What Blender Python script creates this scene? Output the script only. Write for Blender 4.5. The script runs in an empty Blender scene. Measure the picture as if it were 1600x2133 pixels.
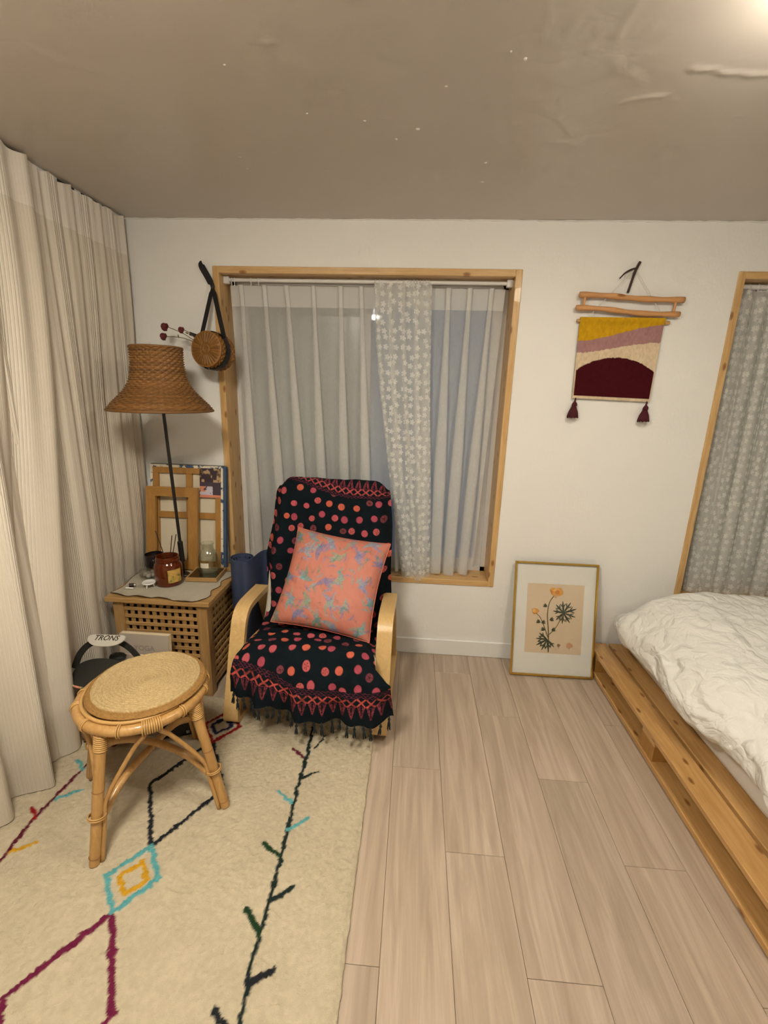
import bpy, bmesh, math, random
import numpy as np
from mathutils import Vector, Matrix, noise

random.seed(7); rng = np.random.default_rng(7)
sc = bpy.context.scene
C = sc.collection
PI = math.pi

# ------------------------------------------------------------------ camera
CAM_H = 1.4382
cd = bpy.data.cameras.new('camera'); cam = bpy.data.objects.new('camera', cd); C.objects.link(cam)
cd.sensor_fit = 'HORIZONTAL'; cd.sensor_width = 36.0; cd.lens = 36.0 * 953.245 / 1600.0
cd.clip_start = 0.02
r_ = Vector((0.99714244, 0.07044153, 0.02729377)); u_ = Vector((-0.04421404, 0.25122785, 0.96691762)); f_ = Vector((-0.0612542, 0.96536136, -0.25362446))
cam.matrix_world = Matrix(((r_.x, u_.x, -f_.x, 0), (r_.y, u_.y, -f_.y, 0), (r_.z, u_.z, -f_.z, CAM_H), (0, 0, 0, 1)))
sc.camera = cam

# ------------------------------------------------------------------ world (dusk outside), exposure
w = bpy.data.worlds.new('dusk'); sc.world = w; w.use_nodes = True
bg = w.node_tree.nodes['Background']; bg.inputs[0].default_value = (0.24, 0.34, 0.47, 1); bg.inputs[1].default_value = 0.16
sc.view_settings.view_transform = 'Standard'; sc.view_settings.look = 'None'; sc.view_settings.gamma = 1.0
sc.view_settings.use_curve_mapping = False
sc.view_settings.exposure = 1.0
cy = sc.cycles
cy.max_bounces = 7; cy.diffuse_bounces = 3; cy.glossy_bounces = 3; cy.transmission_bounces = 6; cy.transparent_max_bounces = 10
cy.caustics_reflective = False; cy.caustics_refractive = False; cy.sample_clamp_indirect = 6.0
cy.use_adaptive_sampling = True; cy.adaptive_threshold = 0.08; cy.adaptive_min_samples = 12
w.cycles.sampling_method = 'NONE'
LAMP_COL = (0.965, 0.895, 0.75)
LAMP_MAIN = 23.0      # ceiling lamp over the bed side
LAMP_REAR = 50.0       # second ceiling lamp, nearer the rug and above the viewer

# ------------------------------------------------------------------ room dimensions
WB = 2.349      # room face of the back wall
H = 2.2         # ceiling height
XL, XR, YF = -1.54, 2.62, -1.75

# ================================================================== helpers
WM = {}
def clean(o): return WM.get(o.name, Matrix.Identity(4))

class MB:
    def __init__(s): s.v = []; s.f = []
    def add(s, v, f):
        k = len(s.v); s.v += [tuple(p) for p in v]; s.f += [tuple(i + k for i in q) for q in f]; return s
    def box(s, a, b, bev=0.0, M=None):
        bm = bmesh.new(); bmesh.ops.create_cube(bm, size=1)
        for v in bm.verts:
            v.co = Vector(((a[0]+b[0])/2 + v.co.x*(b[0]-a[0]), (a[1]+b[1])/2 + v.co.y*(b[1]-a[1]), (a[2]+b[2])/2 + v.co.z*(b[2]-a[2])))
        if bev: bmesh.ops.bevel(bm, geom=list(bm.edges), offset=bev, segments=1, affect='EDGES', profile=0.5)
        return s.bm(bm, M)
    def bm(s, bm, M=None):
        bm.verts.index_update()
        vs = [(M @ v.co if M else v.co.copy()) for v in bm.verts]
        fs = [[v.index for v in f.verts] for f in bm.faces]
        bm.free(); return s.add(vs, fs)
    def tube(s, pts, r, seg=8, cap=True, closed=False):
        pts = [Vector(p) for p in pts]; n = len(pts)
        rs = list(r) if hasattr(r, '__len__') else [r]*n
        k = len(s.v); prev = None
        for i in range(n):
            if closed: t = pts[(i+1) % n] - pts[i-1]
            else: t = pts[min(i+1, n-1)] - pts[max(i-1, 0)]
            t = t.normalized() if t.length > 1e-9 else Vector((0, 0, 1))
            if prev is None:
                a = Vector((0, 0, 1)) if abs(t.z) < .9 else Vector((1, 0, 0))
                prev = (a - t*a.dot(t)).normalized()
            else:
                q = prev - t*prev.dot(t)
                prev = q.normalized() if q.length > 1e-6 else prev
            b = t.cross(prev)
            for j in range(seg):
                an = 2*PI*j/seg
                s.v.append(tuple(pts[i] + (prev*math.cos(an) + b*math.sin(an))*rs[i]))
        m = n if closed else n-1
        for i in range(m):
            i2 = (i+1) % n
            for j in range(seg):
                j2 = (j+1) % seg
                s.f.append((k+i*seg+j, k+i*seg+j2, k+i2*seg+j2, k+i2*seg+j))
        if cap and not closed:
            s.f.append(tuple(k+j for j in range(seg))[::-1]); s.f.append(tuple(k+(n-1)*seg+j for j in range(seg)))
        return s
    def lathe(s, prof, c=(0, 0, 0), seg=32, M=None):
        k = len(s.v); n = len(prof)
        for (r, z) in prof:
            for j in range(seg):
                a = 2*PI*j/seg; p = Vector((c[0]+r*math.cos(a), c[1]+r*math.sin(a), c[2]+z))
                s.v.append(tuple(M @ p) if M else tuple(p))
        for i in range(n-1):
            for j in range(seg):
                j2 = (j+1) % seg
                s.f.append((k+i*seg+j, k+i*seg+j2, k+(i+1)*seg+j2, k+(i+1)*seg+j))
        if prof[0][0] > 1e-6: s.f.append(tuple(k+j for j in range(seg))[::-1])
        if prof[-1][0] > 1e-6: s.f.append(tuple(k+(n-1)*seg+j for j in range(seg)))
        return s
    def strip(s, path, x0, x1, th, closed=False):
        """bent board: path of (y,z); width along x from x0 to x1, thickness th centred on the path"""
        n = len(path); k = len(s.v)
        for i in range(n):
            a = path[max(i-1, 0)]; b = path[min(i+1, n-1)]
            t = Vector((b[0]-a[0], b[1]-a[1])).normalized(); nn = Vector((-t.y, t.x))*th/2
            y, z = path[i]
            for (x, sg) in ((x0, 1), (x1, 1), (x1, -1), (x0, -1)):
                s.v.append((x, y+nn.x*sg, z+nn.y*sg))
        for i in range(n-1):
            for j in range(4):
                j2 = (j+1) % 4
                s.f.append((k+i*4+j, k+i*4+j2, k+i*4+4+j2, k+i*4+4+j))
        s.f.append((k, k+3, k+2, k+1)); e = k+(n-1)*4; s.f.append((e, e+1, e+2, e+3))
        return s
    def poly(s, pts, th, M=None):
        """flat outline in x,y extruded along z by th"""
        n = len(pts); vs = [Vector((p[0], p[1], 0)) for p in pts] + [Vector((p[0], p[1], th)) for p in pts]
        if M: vs = [M @ v for v in vs]
        fs = [tuple(range(n))[::-1], tuple(range(n, 2*n))] + [(i, (i+1) % n, n+(i+1) % n, n+i) for i in range(n)]
        return s.add(vs, fs)
    def grid(s, P, close_u=False):
        P = np.asarray(P); nv, nu = P.shape[:2]; k = len(s.v)
        s.v += [tuple(p) for p in P.reshape(-1, 3).tolist()]
        for i in range(nv-1):
            for j in range(nu if close_u else nu-1):
                j2 = (j+1) % nu
                s.f.append((k+i*nu+j, k+i*nu+j2, k+(i+1)*nu+j2, k+(i+1)*nu+j))
        return s

def link(name, mb, mat, parent=None, smooth=False, uv=None, col=None, local=False):
    vs = mb.v
    if parent is not None and not local:
        inv = clean(parent).inverted(); vs = [tuple(inv @ Vector(v)) for v in vs]
        loc = None
    elif parent is None and not local:
        a = np.array(vs); lo = a.min(0); hi = a.max(0)
        loc = Vector(((lo[0]+hi[0])/2, (lo[1]+hi[1])/2, lo[2]))
        vs = (a - np.array(loc)).tolist()
    else: loc = None
    me = bpy.data.meshes.new(name); me.from_pydata(vs, [], mb.f); me.update()
    if smooth:
        me.polygons.foreach_set('use_smooth', [True]*len(me.polygons))
        if smooth != 'all':
            bm = bmesh.new(); bm.from_mesh(me)
            lim = math.radians(38)
            for e in bm.edges:
                if len(e.link_faces) == 2 and e.calc_face_angle(0) > lim: e.smooth = False
            bm.to_mesh(me); bm.free()
    if uv is not None:
        l = me.uv_layers.new(name='UVMap'); idx = np.empty(len(me.loops), dtype=np.int32); me.loops.foreach_get('vertex_index', idx)
        l.data.foreach_set('uv', np.asarray(uv, dtype=np.float32)[idx].ravel())
    if col is not None:
        ca = me.color_attributes.new('Col', 'FLOAT_COLOR', 'POINT')
        c4 = np.ones((len(vs), 4), dtype=np.float32); c4[:, :3] = col
        ca.data.foreach_set('color', c4.ravel())
    if mat: me.materials.append(mat)
    o = bpy.data.objects.new(name, me); C.objects.link(o)
    if parent is not None:
        o.parent = parent; WM[o.name] = clean(parent)
    else:
        if loc: o.location = loc
        WM[o.name] = Matrix.Translation(loc) if loc else Matrix.Identity(4)
    return o

def thing(name, label, cat, loc, rz=0.0, group=None):
    o = bpy.data.objects.new(name, None); C.objects.link(o)
    o.empty_display_size = .05
    o.location = loc; o.rotation_euler = (0, 0, rz)
    WM[o.name] = Matrix.Translation(Vector(loc)) @ Matrix.Rotation(rz, 4, 'Z')
    return tag(o, label, cat, group)
def tag(o, label, cat, group=None):
    o['label'] = label; o['category'] = cat
    if group: o['group'] = group
    return o
def struct(o): o['kind'] = 'structure'; return o
def lab(o, t): o['label'] = t; return o

def catmull(pts, n):
    p = [np.array(q, float) for q in pts]; p = [2*p[0]-p[1]] + p + [2*p[-1]-p[-2]]; out = []
    segs = len(p)-3
    for k in range(n):
        t = k/(n-1)*segs; i = min(int(t), segs-1); t -= i
        a, b, c, d = p[i:i+4]
        out.append(.5*((2*b) + (-a+c)*t + (2*a-5*b+4*c-d)*t*t + (-a+3*b-3*c+d)*t**3))
    return [tuple(float(x) for x in q) for q in out]
def even(pts, n):
    p = np.array(pts, float); d = np.r_[0, np.cumsum(np.linalg.norm(np.diff(p, axis=0), axis=1))]
    s = np.linspace(0, d[-1], n); return np.stack([np.interp(s, d, p[:, k]) for k in range(p.shape[1])], 1), s
def sm(a, b, x):
    t = np.clip((x-a)/(b-a), 0, 1); return t*t*(3-2*t)
_T = rng.random((64, 64))
def vn(x, y):
    """tiling value noise on arrays, 0..1"""
    x = np.asarray(x, float); y = np.asarray(y, float)
    xi = np.floor(x).astype(int); yi = np.floor(y).astype(int); fx = x-xi; fy = y-yi
    fx = fx*fx*(3-2*fx); fy = fy*fy*(3-2*fy)
    g = lambda a, b: _T[a % 64, b % 64]
    return (g(xi, yi)*(1-fx)+g(xi+1, yi)*fx)*(1-fy) + (g(xi, yi+1)*(1-fx)+g(xi+1, yi+1)*fx)*fy
def fbm(x, y, o=4):
    s = 0; a = .5
    for k in range(o): s = s + a*vn(x*2**k+17*k, y*2**k+9*k); a *= .5
    return s
def seg_d(X, Y, pts, wob=0.):
    d = np.full(X.shape, 9.)
    for (a, b) in zip(pts[:-1], pts[1:]):
        ax, ay = a; bx, by = b; L2 = (bx-ax)**2+(by-ay)**2
        t = np.clip(((X-ax)*(bx-ax)+(Y-ay)*(by-ay))/L2, 0, 1)
        d = np.minimum(d, np.hypot(X-ax-t*(bx-ax), Y-ay-t*(by-ay)))
    return d
def srgb(r, g, b):
    f = lambda c: ((c/255+.055)/1.055)**2.4 if c > 10 else c/255/12.92
    return (f(r), f(g), f(b))

# ================================================================== materials
class NT:
    def __init__(s, name):
        s.m = bpy.data.materials.new(name); s.m.use_nodes = True; s.t = s.m.node_tree
        s.t.nodes.clear(); s.out = s.t.nodes.new('ShaderNodeOutputMaterial')
    def n(s, typ, ins=None, **kw):
        q = s.t.nodes.new('ShaderNode'+typ)
        for k, v in kw.items(): setattr(q, k, v)
        for k, v in (ins or {}).items(): s.set(q.inputs[k], v)
        return q
    def set(s, inp, v):
        if isinstance(v, bpy.types.NodeSocket): s.t.links.new(v, inp)
        elif isinstance(v, tuple) and len(v) == 3 and inp.type == 'RGBA': inp.default_value = (*v, 1)
        else: inp.default_value = v
    def math(s, op, a, b=None, c=None):
        q = s.t.nodes.new('ShaderNodeMath'); q.operation = op; s.set(q.inputs[0], a)
        if b is not None: s.set(q.inputs[1], b)
        if c is not None: s.set(q.inputs[2], c)
        return q.outputs[0]
    def mix(s, f, a, b, typ='MIX'):
        q = s.t.nodes.new('ShaderNodeMix'); q.data_type = 'RGBA'; q.blend_type = typ
        s.set(q.inputs[0], f); s.set(q.inputs[6], a); s.set(q.inputs[7], b); return q.outputs[2]
    def ramp(s, f, stops):
        q = s.t.nodes.new('ShaderNodeValToRGB'); s.set(q.inputs[0], f); e = q.color_ramp.elements
        while len(e) < len(stops): e.new(.5)
        for i, (p, c) in enumerate(stops): e[i].position = p; e[i].color = (*c, 1) if len(c) == 3 else c
        return q.outputs[0]
    def coord(s, kind='Object', scale=(1, 1, 1), rnd=False):
        o = s.n('TexCoord').outputs[kind]
        if rnd:
            r = s.n('ObjectInfo').outputs['Random']
            o = s.n('VectorMath', {0: o, 1: s.n('CombineXYZ', {0: s.math('MULTIPLY', r, 37.), 1: s.math('MULTIPLY', r, 91.), 2: s.math('MULTIPLY', r, 13.)}).outputs[0]}, operation='ADD').outputs[0]
        return s.n('Mapping', {'Vector': o, 'Scale': scale}).outputs[0]
    def noise(s, vec, scale, detail=4, rough=.55, dist=0.):
        return s.n('TexNoise', {'Vector': vec, 'Scale': scale, 'Detail': detail, 'Roughness': rough, 'Distortion': dist}).outputs[0]
    def bump(s, h, strength=.3, dist=.01):
        return s.n('Bump', {'Height': h, 'Strength': strength, 'Distance': dist}).outputs[0]
    def pbr(s, **k):
        q = s.n('BsdfPrincipled')
        names = dict(col='Base Color', rough='Roughness', metal='Metallic', normal='Normal', trans='Transmission Weight', ior='IOR', spec='Specular IOR Level', sheen='Sheen Weight', coat='Coat Weight', sss='Subsurface Weight', ecol='Emission Color', estr='Emission Strength', alpha='Alpha')
        for a, v in k.items(): s.set(q.inputs[names[a]], v)
        s.t.links.new(q.outputs[0], s.out.inputs[0]); return q
    def done(s, sh): s.t.links.new(sh, s.out.inputs[0]); return s.m

def plain(name, col, rough=.5, var=.08, bump=.15, bscale=120., bdist=.002, **k):
    t = NT(name); v = t.coord('Object')
    n = t.noise(v, 18., 4); n2 = t.noise(v, bscale, 3)
    c = t.mix(n, tuple(x*(1-var) for x in col), tuple(min(1, x*(1+var)) for x in col))
    t.pbr(col=c, rough=rough, normal=t.bump(n2, bump, bdist), **k); return t.m
def wood(name, c1, c2, axis=0, rough=.45, fine=1., knots=0.0, coat=0., rnd=True, stops=None):
    t = NT(name); sc3 = [14., 14., 14.]; sc3[axis] = 1.1
    v = t.coord('Object', tuple(x*fine for x in sc3), rnd)
    d = t.noise(v, 1.2, 3, .5, .6)
    g = t.noise(v, 3.2, 6, .62, 1.3)
    c = t.ramp(g, stops or [(.3, c1), (.52, tuple((a+b)/2 for a, b in zip(c1, c2))), (.72, c2)])
    c = t.mix(t.math('MULTIPLY', d, .35), c, tuple(x*.72 for x in c1), 'MIX')
    if knots:
        sp = t.n('SeparateXYZ', {0: t.coord('Object', (1, 1, 1), rnd)}); ka, kb = [k for k in range(3) if k != axis]
        kv = t.n('CombineXYZ', {0: t.math('MULTIPLY', sp.outputs[axis], 5.), 1: t.math('MULTIPLY', t.math('ADD', sp.outputs[ka], sp.outputs[kb]), 11.)}).outputs[0]
        vo = t.n('TexVoronoi', {'Vector': kv, 'Scale': 1.0, 'Randomness': 1.}, voronoi_dimensions='2D').outputs['Distance']
        k = t.ramp(vo, [(0.0, (1, 1, 1)), (knots*.6, (.75, .75, .75)), (knots, (0, 0, 0))])
        c = t.mix(k, c, tuple(x*y for x, y in zip(c1, (.45, .32, .22))))
    fn = t.noise(t.coord('Object', tuple(x*6 for x in sc3), rnd), 4., 3)
    t.pbr(col=c, rough=rough, normal=t.bump(fn, .12, .002), coat=coat); return t.m
def attr_mat(name, rough=.85, nscale=300., bump=.4, bdist=.002, var=.12, sheen=0.2, spec=.2):
    t = NT(name); c = t.n('Attribute', attribute_name='Col').outputs['Color']; v = t.coord('Object')
    n = t.noise(v, nscale, 3); n2 = t.noise(v, nscale*.12, 3)
    c2 = t.mix(.6, c, t.mix(n2, tuple([1-var]*3), tuple([1+var*.3]*3)), 'MULTIPLY')
    t.pbr(col=c2, rough=rough, normal=t.bump(n, bump, bdist), sheen=sheen, spec=spec); return t.m

def wall_mat():
    t = NT('wall_paper'); v = t.coord('Object')
    t.pbr(col=(.82, .797, .76), rough=.55, normal=t.bump(t.noise(v, 75., 3, .65), .2, .004), spec=.35); return t.m
def ceil_mat():
    t = NT('ceiling_paint'); v = t.coord('Object')
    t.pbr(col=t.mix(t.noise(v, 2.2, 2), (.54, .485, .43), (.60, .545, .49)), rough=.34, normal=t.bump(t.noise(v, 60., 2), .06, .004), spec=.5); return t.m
def floor_mat():
    t = NT('laminate_plank')
    r = t.n('ObjectInfo').outputs['Random']
    v = t.coord('Object', (16., 1.0, 1.), True)
    g = t.noise(v, 1.6, 5, .6, 1.0); g2 = t.noise(t.coord('Object', (60., 2.2, 1.), True), 2.0, 5, .65, .4)
    c = t.ramp(g, [(.28, (.36, .28, .21)), (.5, (.485, .385, .30)), (.70, (.62, .51, .415))])
    c = t.mix(t.math('MULTIPLY', g2, .62), c, (.345, .262, .195))
    c = t.mix(.6, c, t.mix(r, (.90, .895, .89), (1.05, 1.03, 1.0)), 'MULTIPLY')
    t.pbr(col=c, rough=t.math('ADD', t.math('MULTIPLY', g2, .12), .36), normal=t.bump(g2, .08, .001), spec=.4); return t.m

def sheer_mat(name, col, dens, header=None, weave=900.):
    """woven net: threads (diffuse + translucent) with open holes; denser over the header band (uv v above `header`)"""
    t = NT(name); uvn = t.n('TexCoord').outputs['UV']; sp = t.n('SeparateXYZ', {0: uvn})
    n = t.noise(t.n('Mapping', {'Vector': uvn, 'Scale': (1, .25, 1)}).outputs[0], 260., 3)
    n2 = t.noise(uvn, 34., 3)
    f = t.math('ADD', dens-.10, t.math('ADD', t.math('MULTIPLY', n, .14), t.math('MULTIPLY', n2, .06)))
    if header is not None:
        hd = t.math('GREATER_THAN', sp.outputs[1], header)
        f = t.math('MAXIMUM', f, t.math('MULTIPLY', hd, .93))
    d = t.n('BsdfDiffuse', {'Color': col}); tr = t.n('BsdfTranslucent', {'Color': tuple(x*.9 for x in col)})
    th = t.n('MixShader', {0: .38, 1: d.outputs[0], 2: tr.outputs[0]})
    return t.done(t.n('MixShader', {0: f, 1: t.n('BsdfTransparent').outputs[0], 2: th.outputs[0]}).outputs[0])
def lace_mat(name, col, ground, scale=17.):
    t = NT(name); uvn = t.n('TexCoord').outputs['UV']
    mp = t.n('Mapping', {'Vector': uvn, 'Scale': (scale*1.25, scale, 1)}).outputs[0]
    def flowers(vec, sc_, r0, seed):
        vo = t.n('TexVoronoi', {'Vector': vec, 'Scale': sc_, 'Randomness': .55}, voronoi_dimensions='2D')
        dv = t.n('VectorMath', {0: t.n('VectorMath', {0: vec, 'Scale': sc_}, operation='SCALE').outputs[0], 1: t.n('VectorMath', {0: vo.outputs['Position'], 'Scale': sc_}, operation='SCALE').outputs[0]}, operation='SUBTRACT').outputs[0]
        s_ = t.n('SeparateXYZ', {0: dv}); th = t.math('ARCTAN2', s_.outputs[1], s_.outputs[0])
        pet = t.math('ABSOLUTE', t.math('COSINE', t.math('MULTIPLY', th, 2.5)))
        rad = t.math('MULTIPLY', t.math('ADD', t.math('MULTIPLY', pet, .5), .5), r0)
        return t.math('LESS_THAN', vo.outputs['Distance'], rad)
    f1 = flowers(mp, 1.0, .36, 0)
    fl = f1
    n = t.noise(uvn, 300., 2)
    f = t.math('ADD', t.math('MULTIPLY', n, .14), ground-.07)
    f = t.math('MAXIMUM', f, t.math('MULTIPLY', fl, .78))
    d = t.n('BsdfDiffuse', {'Color': col}); tr = t.n('BsdfTranslucent', {'Color': col})
    th = t.n('MixShader', {0: .35, 1: d.outputs[0], 2: tr.outputs[0]})
    return t.done(t.n('MixShader', {0: f, 1: t.n('BsdfTransparent').outputs[0], 2: th.outputs[0]}).outputs[0])
def striped_curtain_mat():
    """ribbed cotton: groups of raised white cords between plain woven bands"""
    t = NT('ribbed_curtain'); uvn = t.n('TexCoord').outputs['UV']; sp = t.n('SeparateXYZ', {0: uvn}); u = sp.outputs[0]; v = sp.outputs[1]
    ph = t.math('FRACT', t.math('MULTIPLY', u, 1/.21))
    grp = t.ramp(ph, [(0.0, (0, 0, 0)), (.10, (1, 1, 1)), (.38, (1, 1, 1)), (.48, (0, 0, 0))])
    cord = t.math('ADD', t.math('MULTIPLY', t.math('SINE', t.math('MULTIPLY', u, 2*PI/.0125)), .5), .5)
    fine = t.noise(t.n('Mapping', {'Vector': uvn, 'Scale': (1, .2, 1)}).outputs[0], 420., 3)
    hcord = t.math('MULTIPLY', t.math('POWER', cord, 3.), t.math('ADD', t.math('MULTIPLY', grp, .85), .15))
    hd = t.math('GREATER_THAN', v, 2.03)
    c = t.mix(t.math('MULTIPLY', hcord, .8), (.74, .66, .55), (.90, .84, .74))
    c = t.mix(t.math('MULTIPLY', hd, .7), c, (.90, .83, .75))
    c = t.mix(t.math('MULTIPLY', fine, .25), c, (.66, .58, .48))
    nb = t.bump(t.math('ADD', hcord, t.math('MULTIPLY', fine, .35)), .6, .004)
    d = t.n('BsdfDiffuse', {'Color': c, 'Normal': nb}); tr = t.n('BsdfTranslucent', {'Color': c, 'Normal': nb})
    return t.done(t.n('MixShader', {0: .15, 1: d.outputs[0], 2: tr.outputs[0]}).outputs[0])
def pane_mat(name, tint, refl=.12, rough=.02, opac=0., ocol=(.3, .32, .32)):
    t = NT(name); fr = t.math('MULTIPLY', t.n('Fresnel', {'IOR': 1.45}).outputs[0], t.math('SUBTRACT', 1., t.n('NewGeometry').outputs['Backfacing']))
    gl = t.n('BsdfGlossy', {'Color': (1, 1, 1), 'Roughness': rough}); tp = t.n('BsdfTransparent', {'Color': tint})
    base = tp.outputs[0]
    if opac: base = t.n('MixShader', {0: opac, 1: base, 2: t.n('BsdfDiffuse', {'Color': ocol}).outputs[0]}).outputs[0]
    return t.done(t.n('MixShader', {0: t.math('ADD', fr, refl), 1: base, 2: gl.outputs[0]}).outputs[0])
def glass_mat(name, col, rough=.02):
    t = NT(name); t.pbr(col=col, rough=rough, trans=1., ior=1.46); return t.m

M = {}
M['wall'] = wall_mat(); M['ceil'] = ceil_mat(); M['floor'] = floor_mat()
M['white'] = plain('white_paint', (.80, .785, .75), .4, .03, .05)
M['pine'] = wood('pine_casing', srgb(196, 152, 94), srgb(226, 190, 134), 2, .42, 1., .11, .15)
M['pine_x'] = wood('pine_casing_level', srgb(196, 152, 94), srgb(226, 190, 134), 0, .42, 1., .11, .15)
M['pallet'] = wood('pallet_pine', srgb(180, 134, 78), srgb(216, 172, 112), 1, .38, 1., .10, .25)
M['birch'] = wood('bent_birch', srgb(206, 168, 108), srgb(224, 190, 134), 1, .35, .8, 0., .2)
M['acacia'] = wood('oiled_acacia', srgb(158, 120, 70), srgb(194, 156, 102), 0, .45)
M['acacia_v'] = wood('oiled_acacia_upright', srgb(154, 116, 68), srgb(188, 150, 98), 2, .45)
M['frame_wood'] = wood('frame_wood', srgb(158, 112, 52), srgb(182, 134, 70), 2, .5)
M['rattan'] = wood('rattan_cane', srgb(176, 130, 72), srgb(204, 162, 102), 2, .36, 1.2, 0., .3)
M['cane'] = plain('cane_binding', srgb(194, 152, 92), .4, .12, .2)
M['black_metal'] = plain('black_metal', (.012, .011, .010), .35, .1, .05)
M['plastic'] = plain('white_plastic', (.72, .70, .68), .35, .03, .02)
M['gold'] = plain('gold_frame', srgb(216, 178, 88), .22, .06, .05, metal=.95)
M['striped'] = striped_curtain_mat()
M['sheer'] = sheer_mat('sheer_linen', (.90, .89, .86), .54, 1.835)
M['lace'] = lace_mat('flower_lace', (.93, .92, .88), .36, 25.)
M['lace2'] = lace_mat('flower_lace_dense', (.93, .92, .87), .50, 25.)
M['pane'] = pane_mat('window_pane', (.62, .74, .84), .05)
M['pane_frost'] = pane_mat('window_pane_frosted', (.45, .50, .50), .03, .25, .55, (.33, .36, .355))
M['duvet'] = None

# ================================================================== THE SETTING
def build_floor():
    f = struct(link('floor', MB().box((XL-.1, YF-.1, -.06), (XR+.1, WB+.2, -.006)), plain('floor_base', (.20, .15, .11), .8), None))
    W, L, x0 = .1893, 0.993, -.0325
    offs = {0: 1.506, 1: 1.172, 2: 1.848, 3: 1.500, 4: 1.178, 5: 1.838, -1: .846}
    cache = {}
    kmin = math.floor((XL-x0)/W); kmax = math.ceil((XR-x0)/W)
    g = .0005
    for k in range(kmin, kmax):
        a = max(x0+k*W, XL); b = min(x0+(k+1)*W, XR)
        off = offs.get(k, [1.506, 1.172, 1.848][k % 3])
        j = off
        while j > YF: j -= L
        while j < WB:
            c = max(j, YF); d = min(j+L, WB)
            if d-c > .01:
                key = (round(b-a, 4), round(d-c, 4))
                if key not in cache:
                    hw, hl = (b-a)/2-g, (d-c)/2-g
                    mb = MB().box((-hw, -hl, -.006), (hw, hl, 0), .0008)
                    p = link('plank', mb, M['floor'], f, local=True); cache[key] = p.data
                else:
                    p = bpy.data.objects.new('plank', cache[key]); C.objects.link(p); p.parent = f
                p.location = clean(f).inverted() @ Vector(((a+b)/2, (c+d)/2, 0))
            j += L
build_floor()

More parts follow.
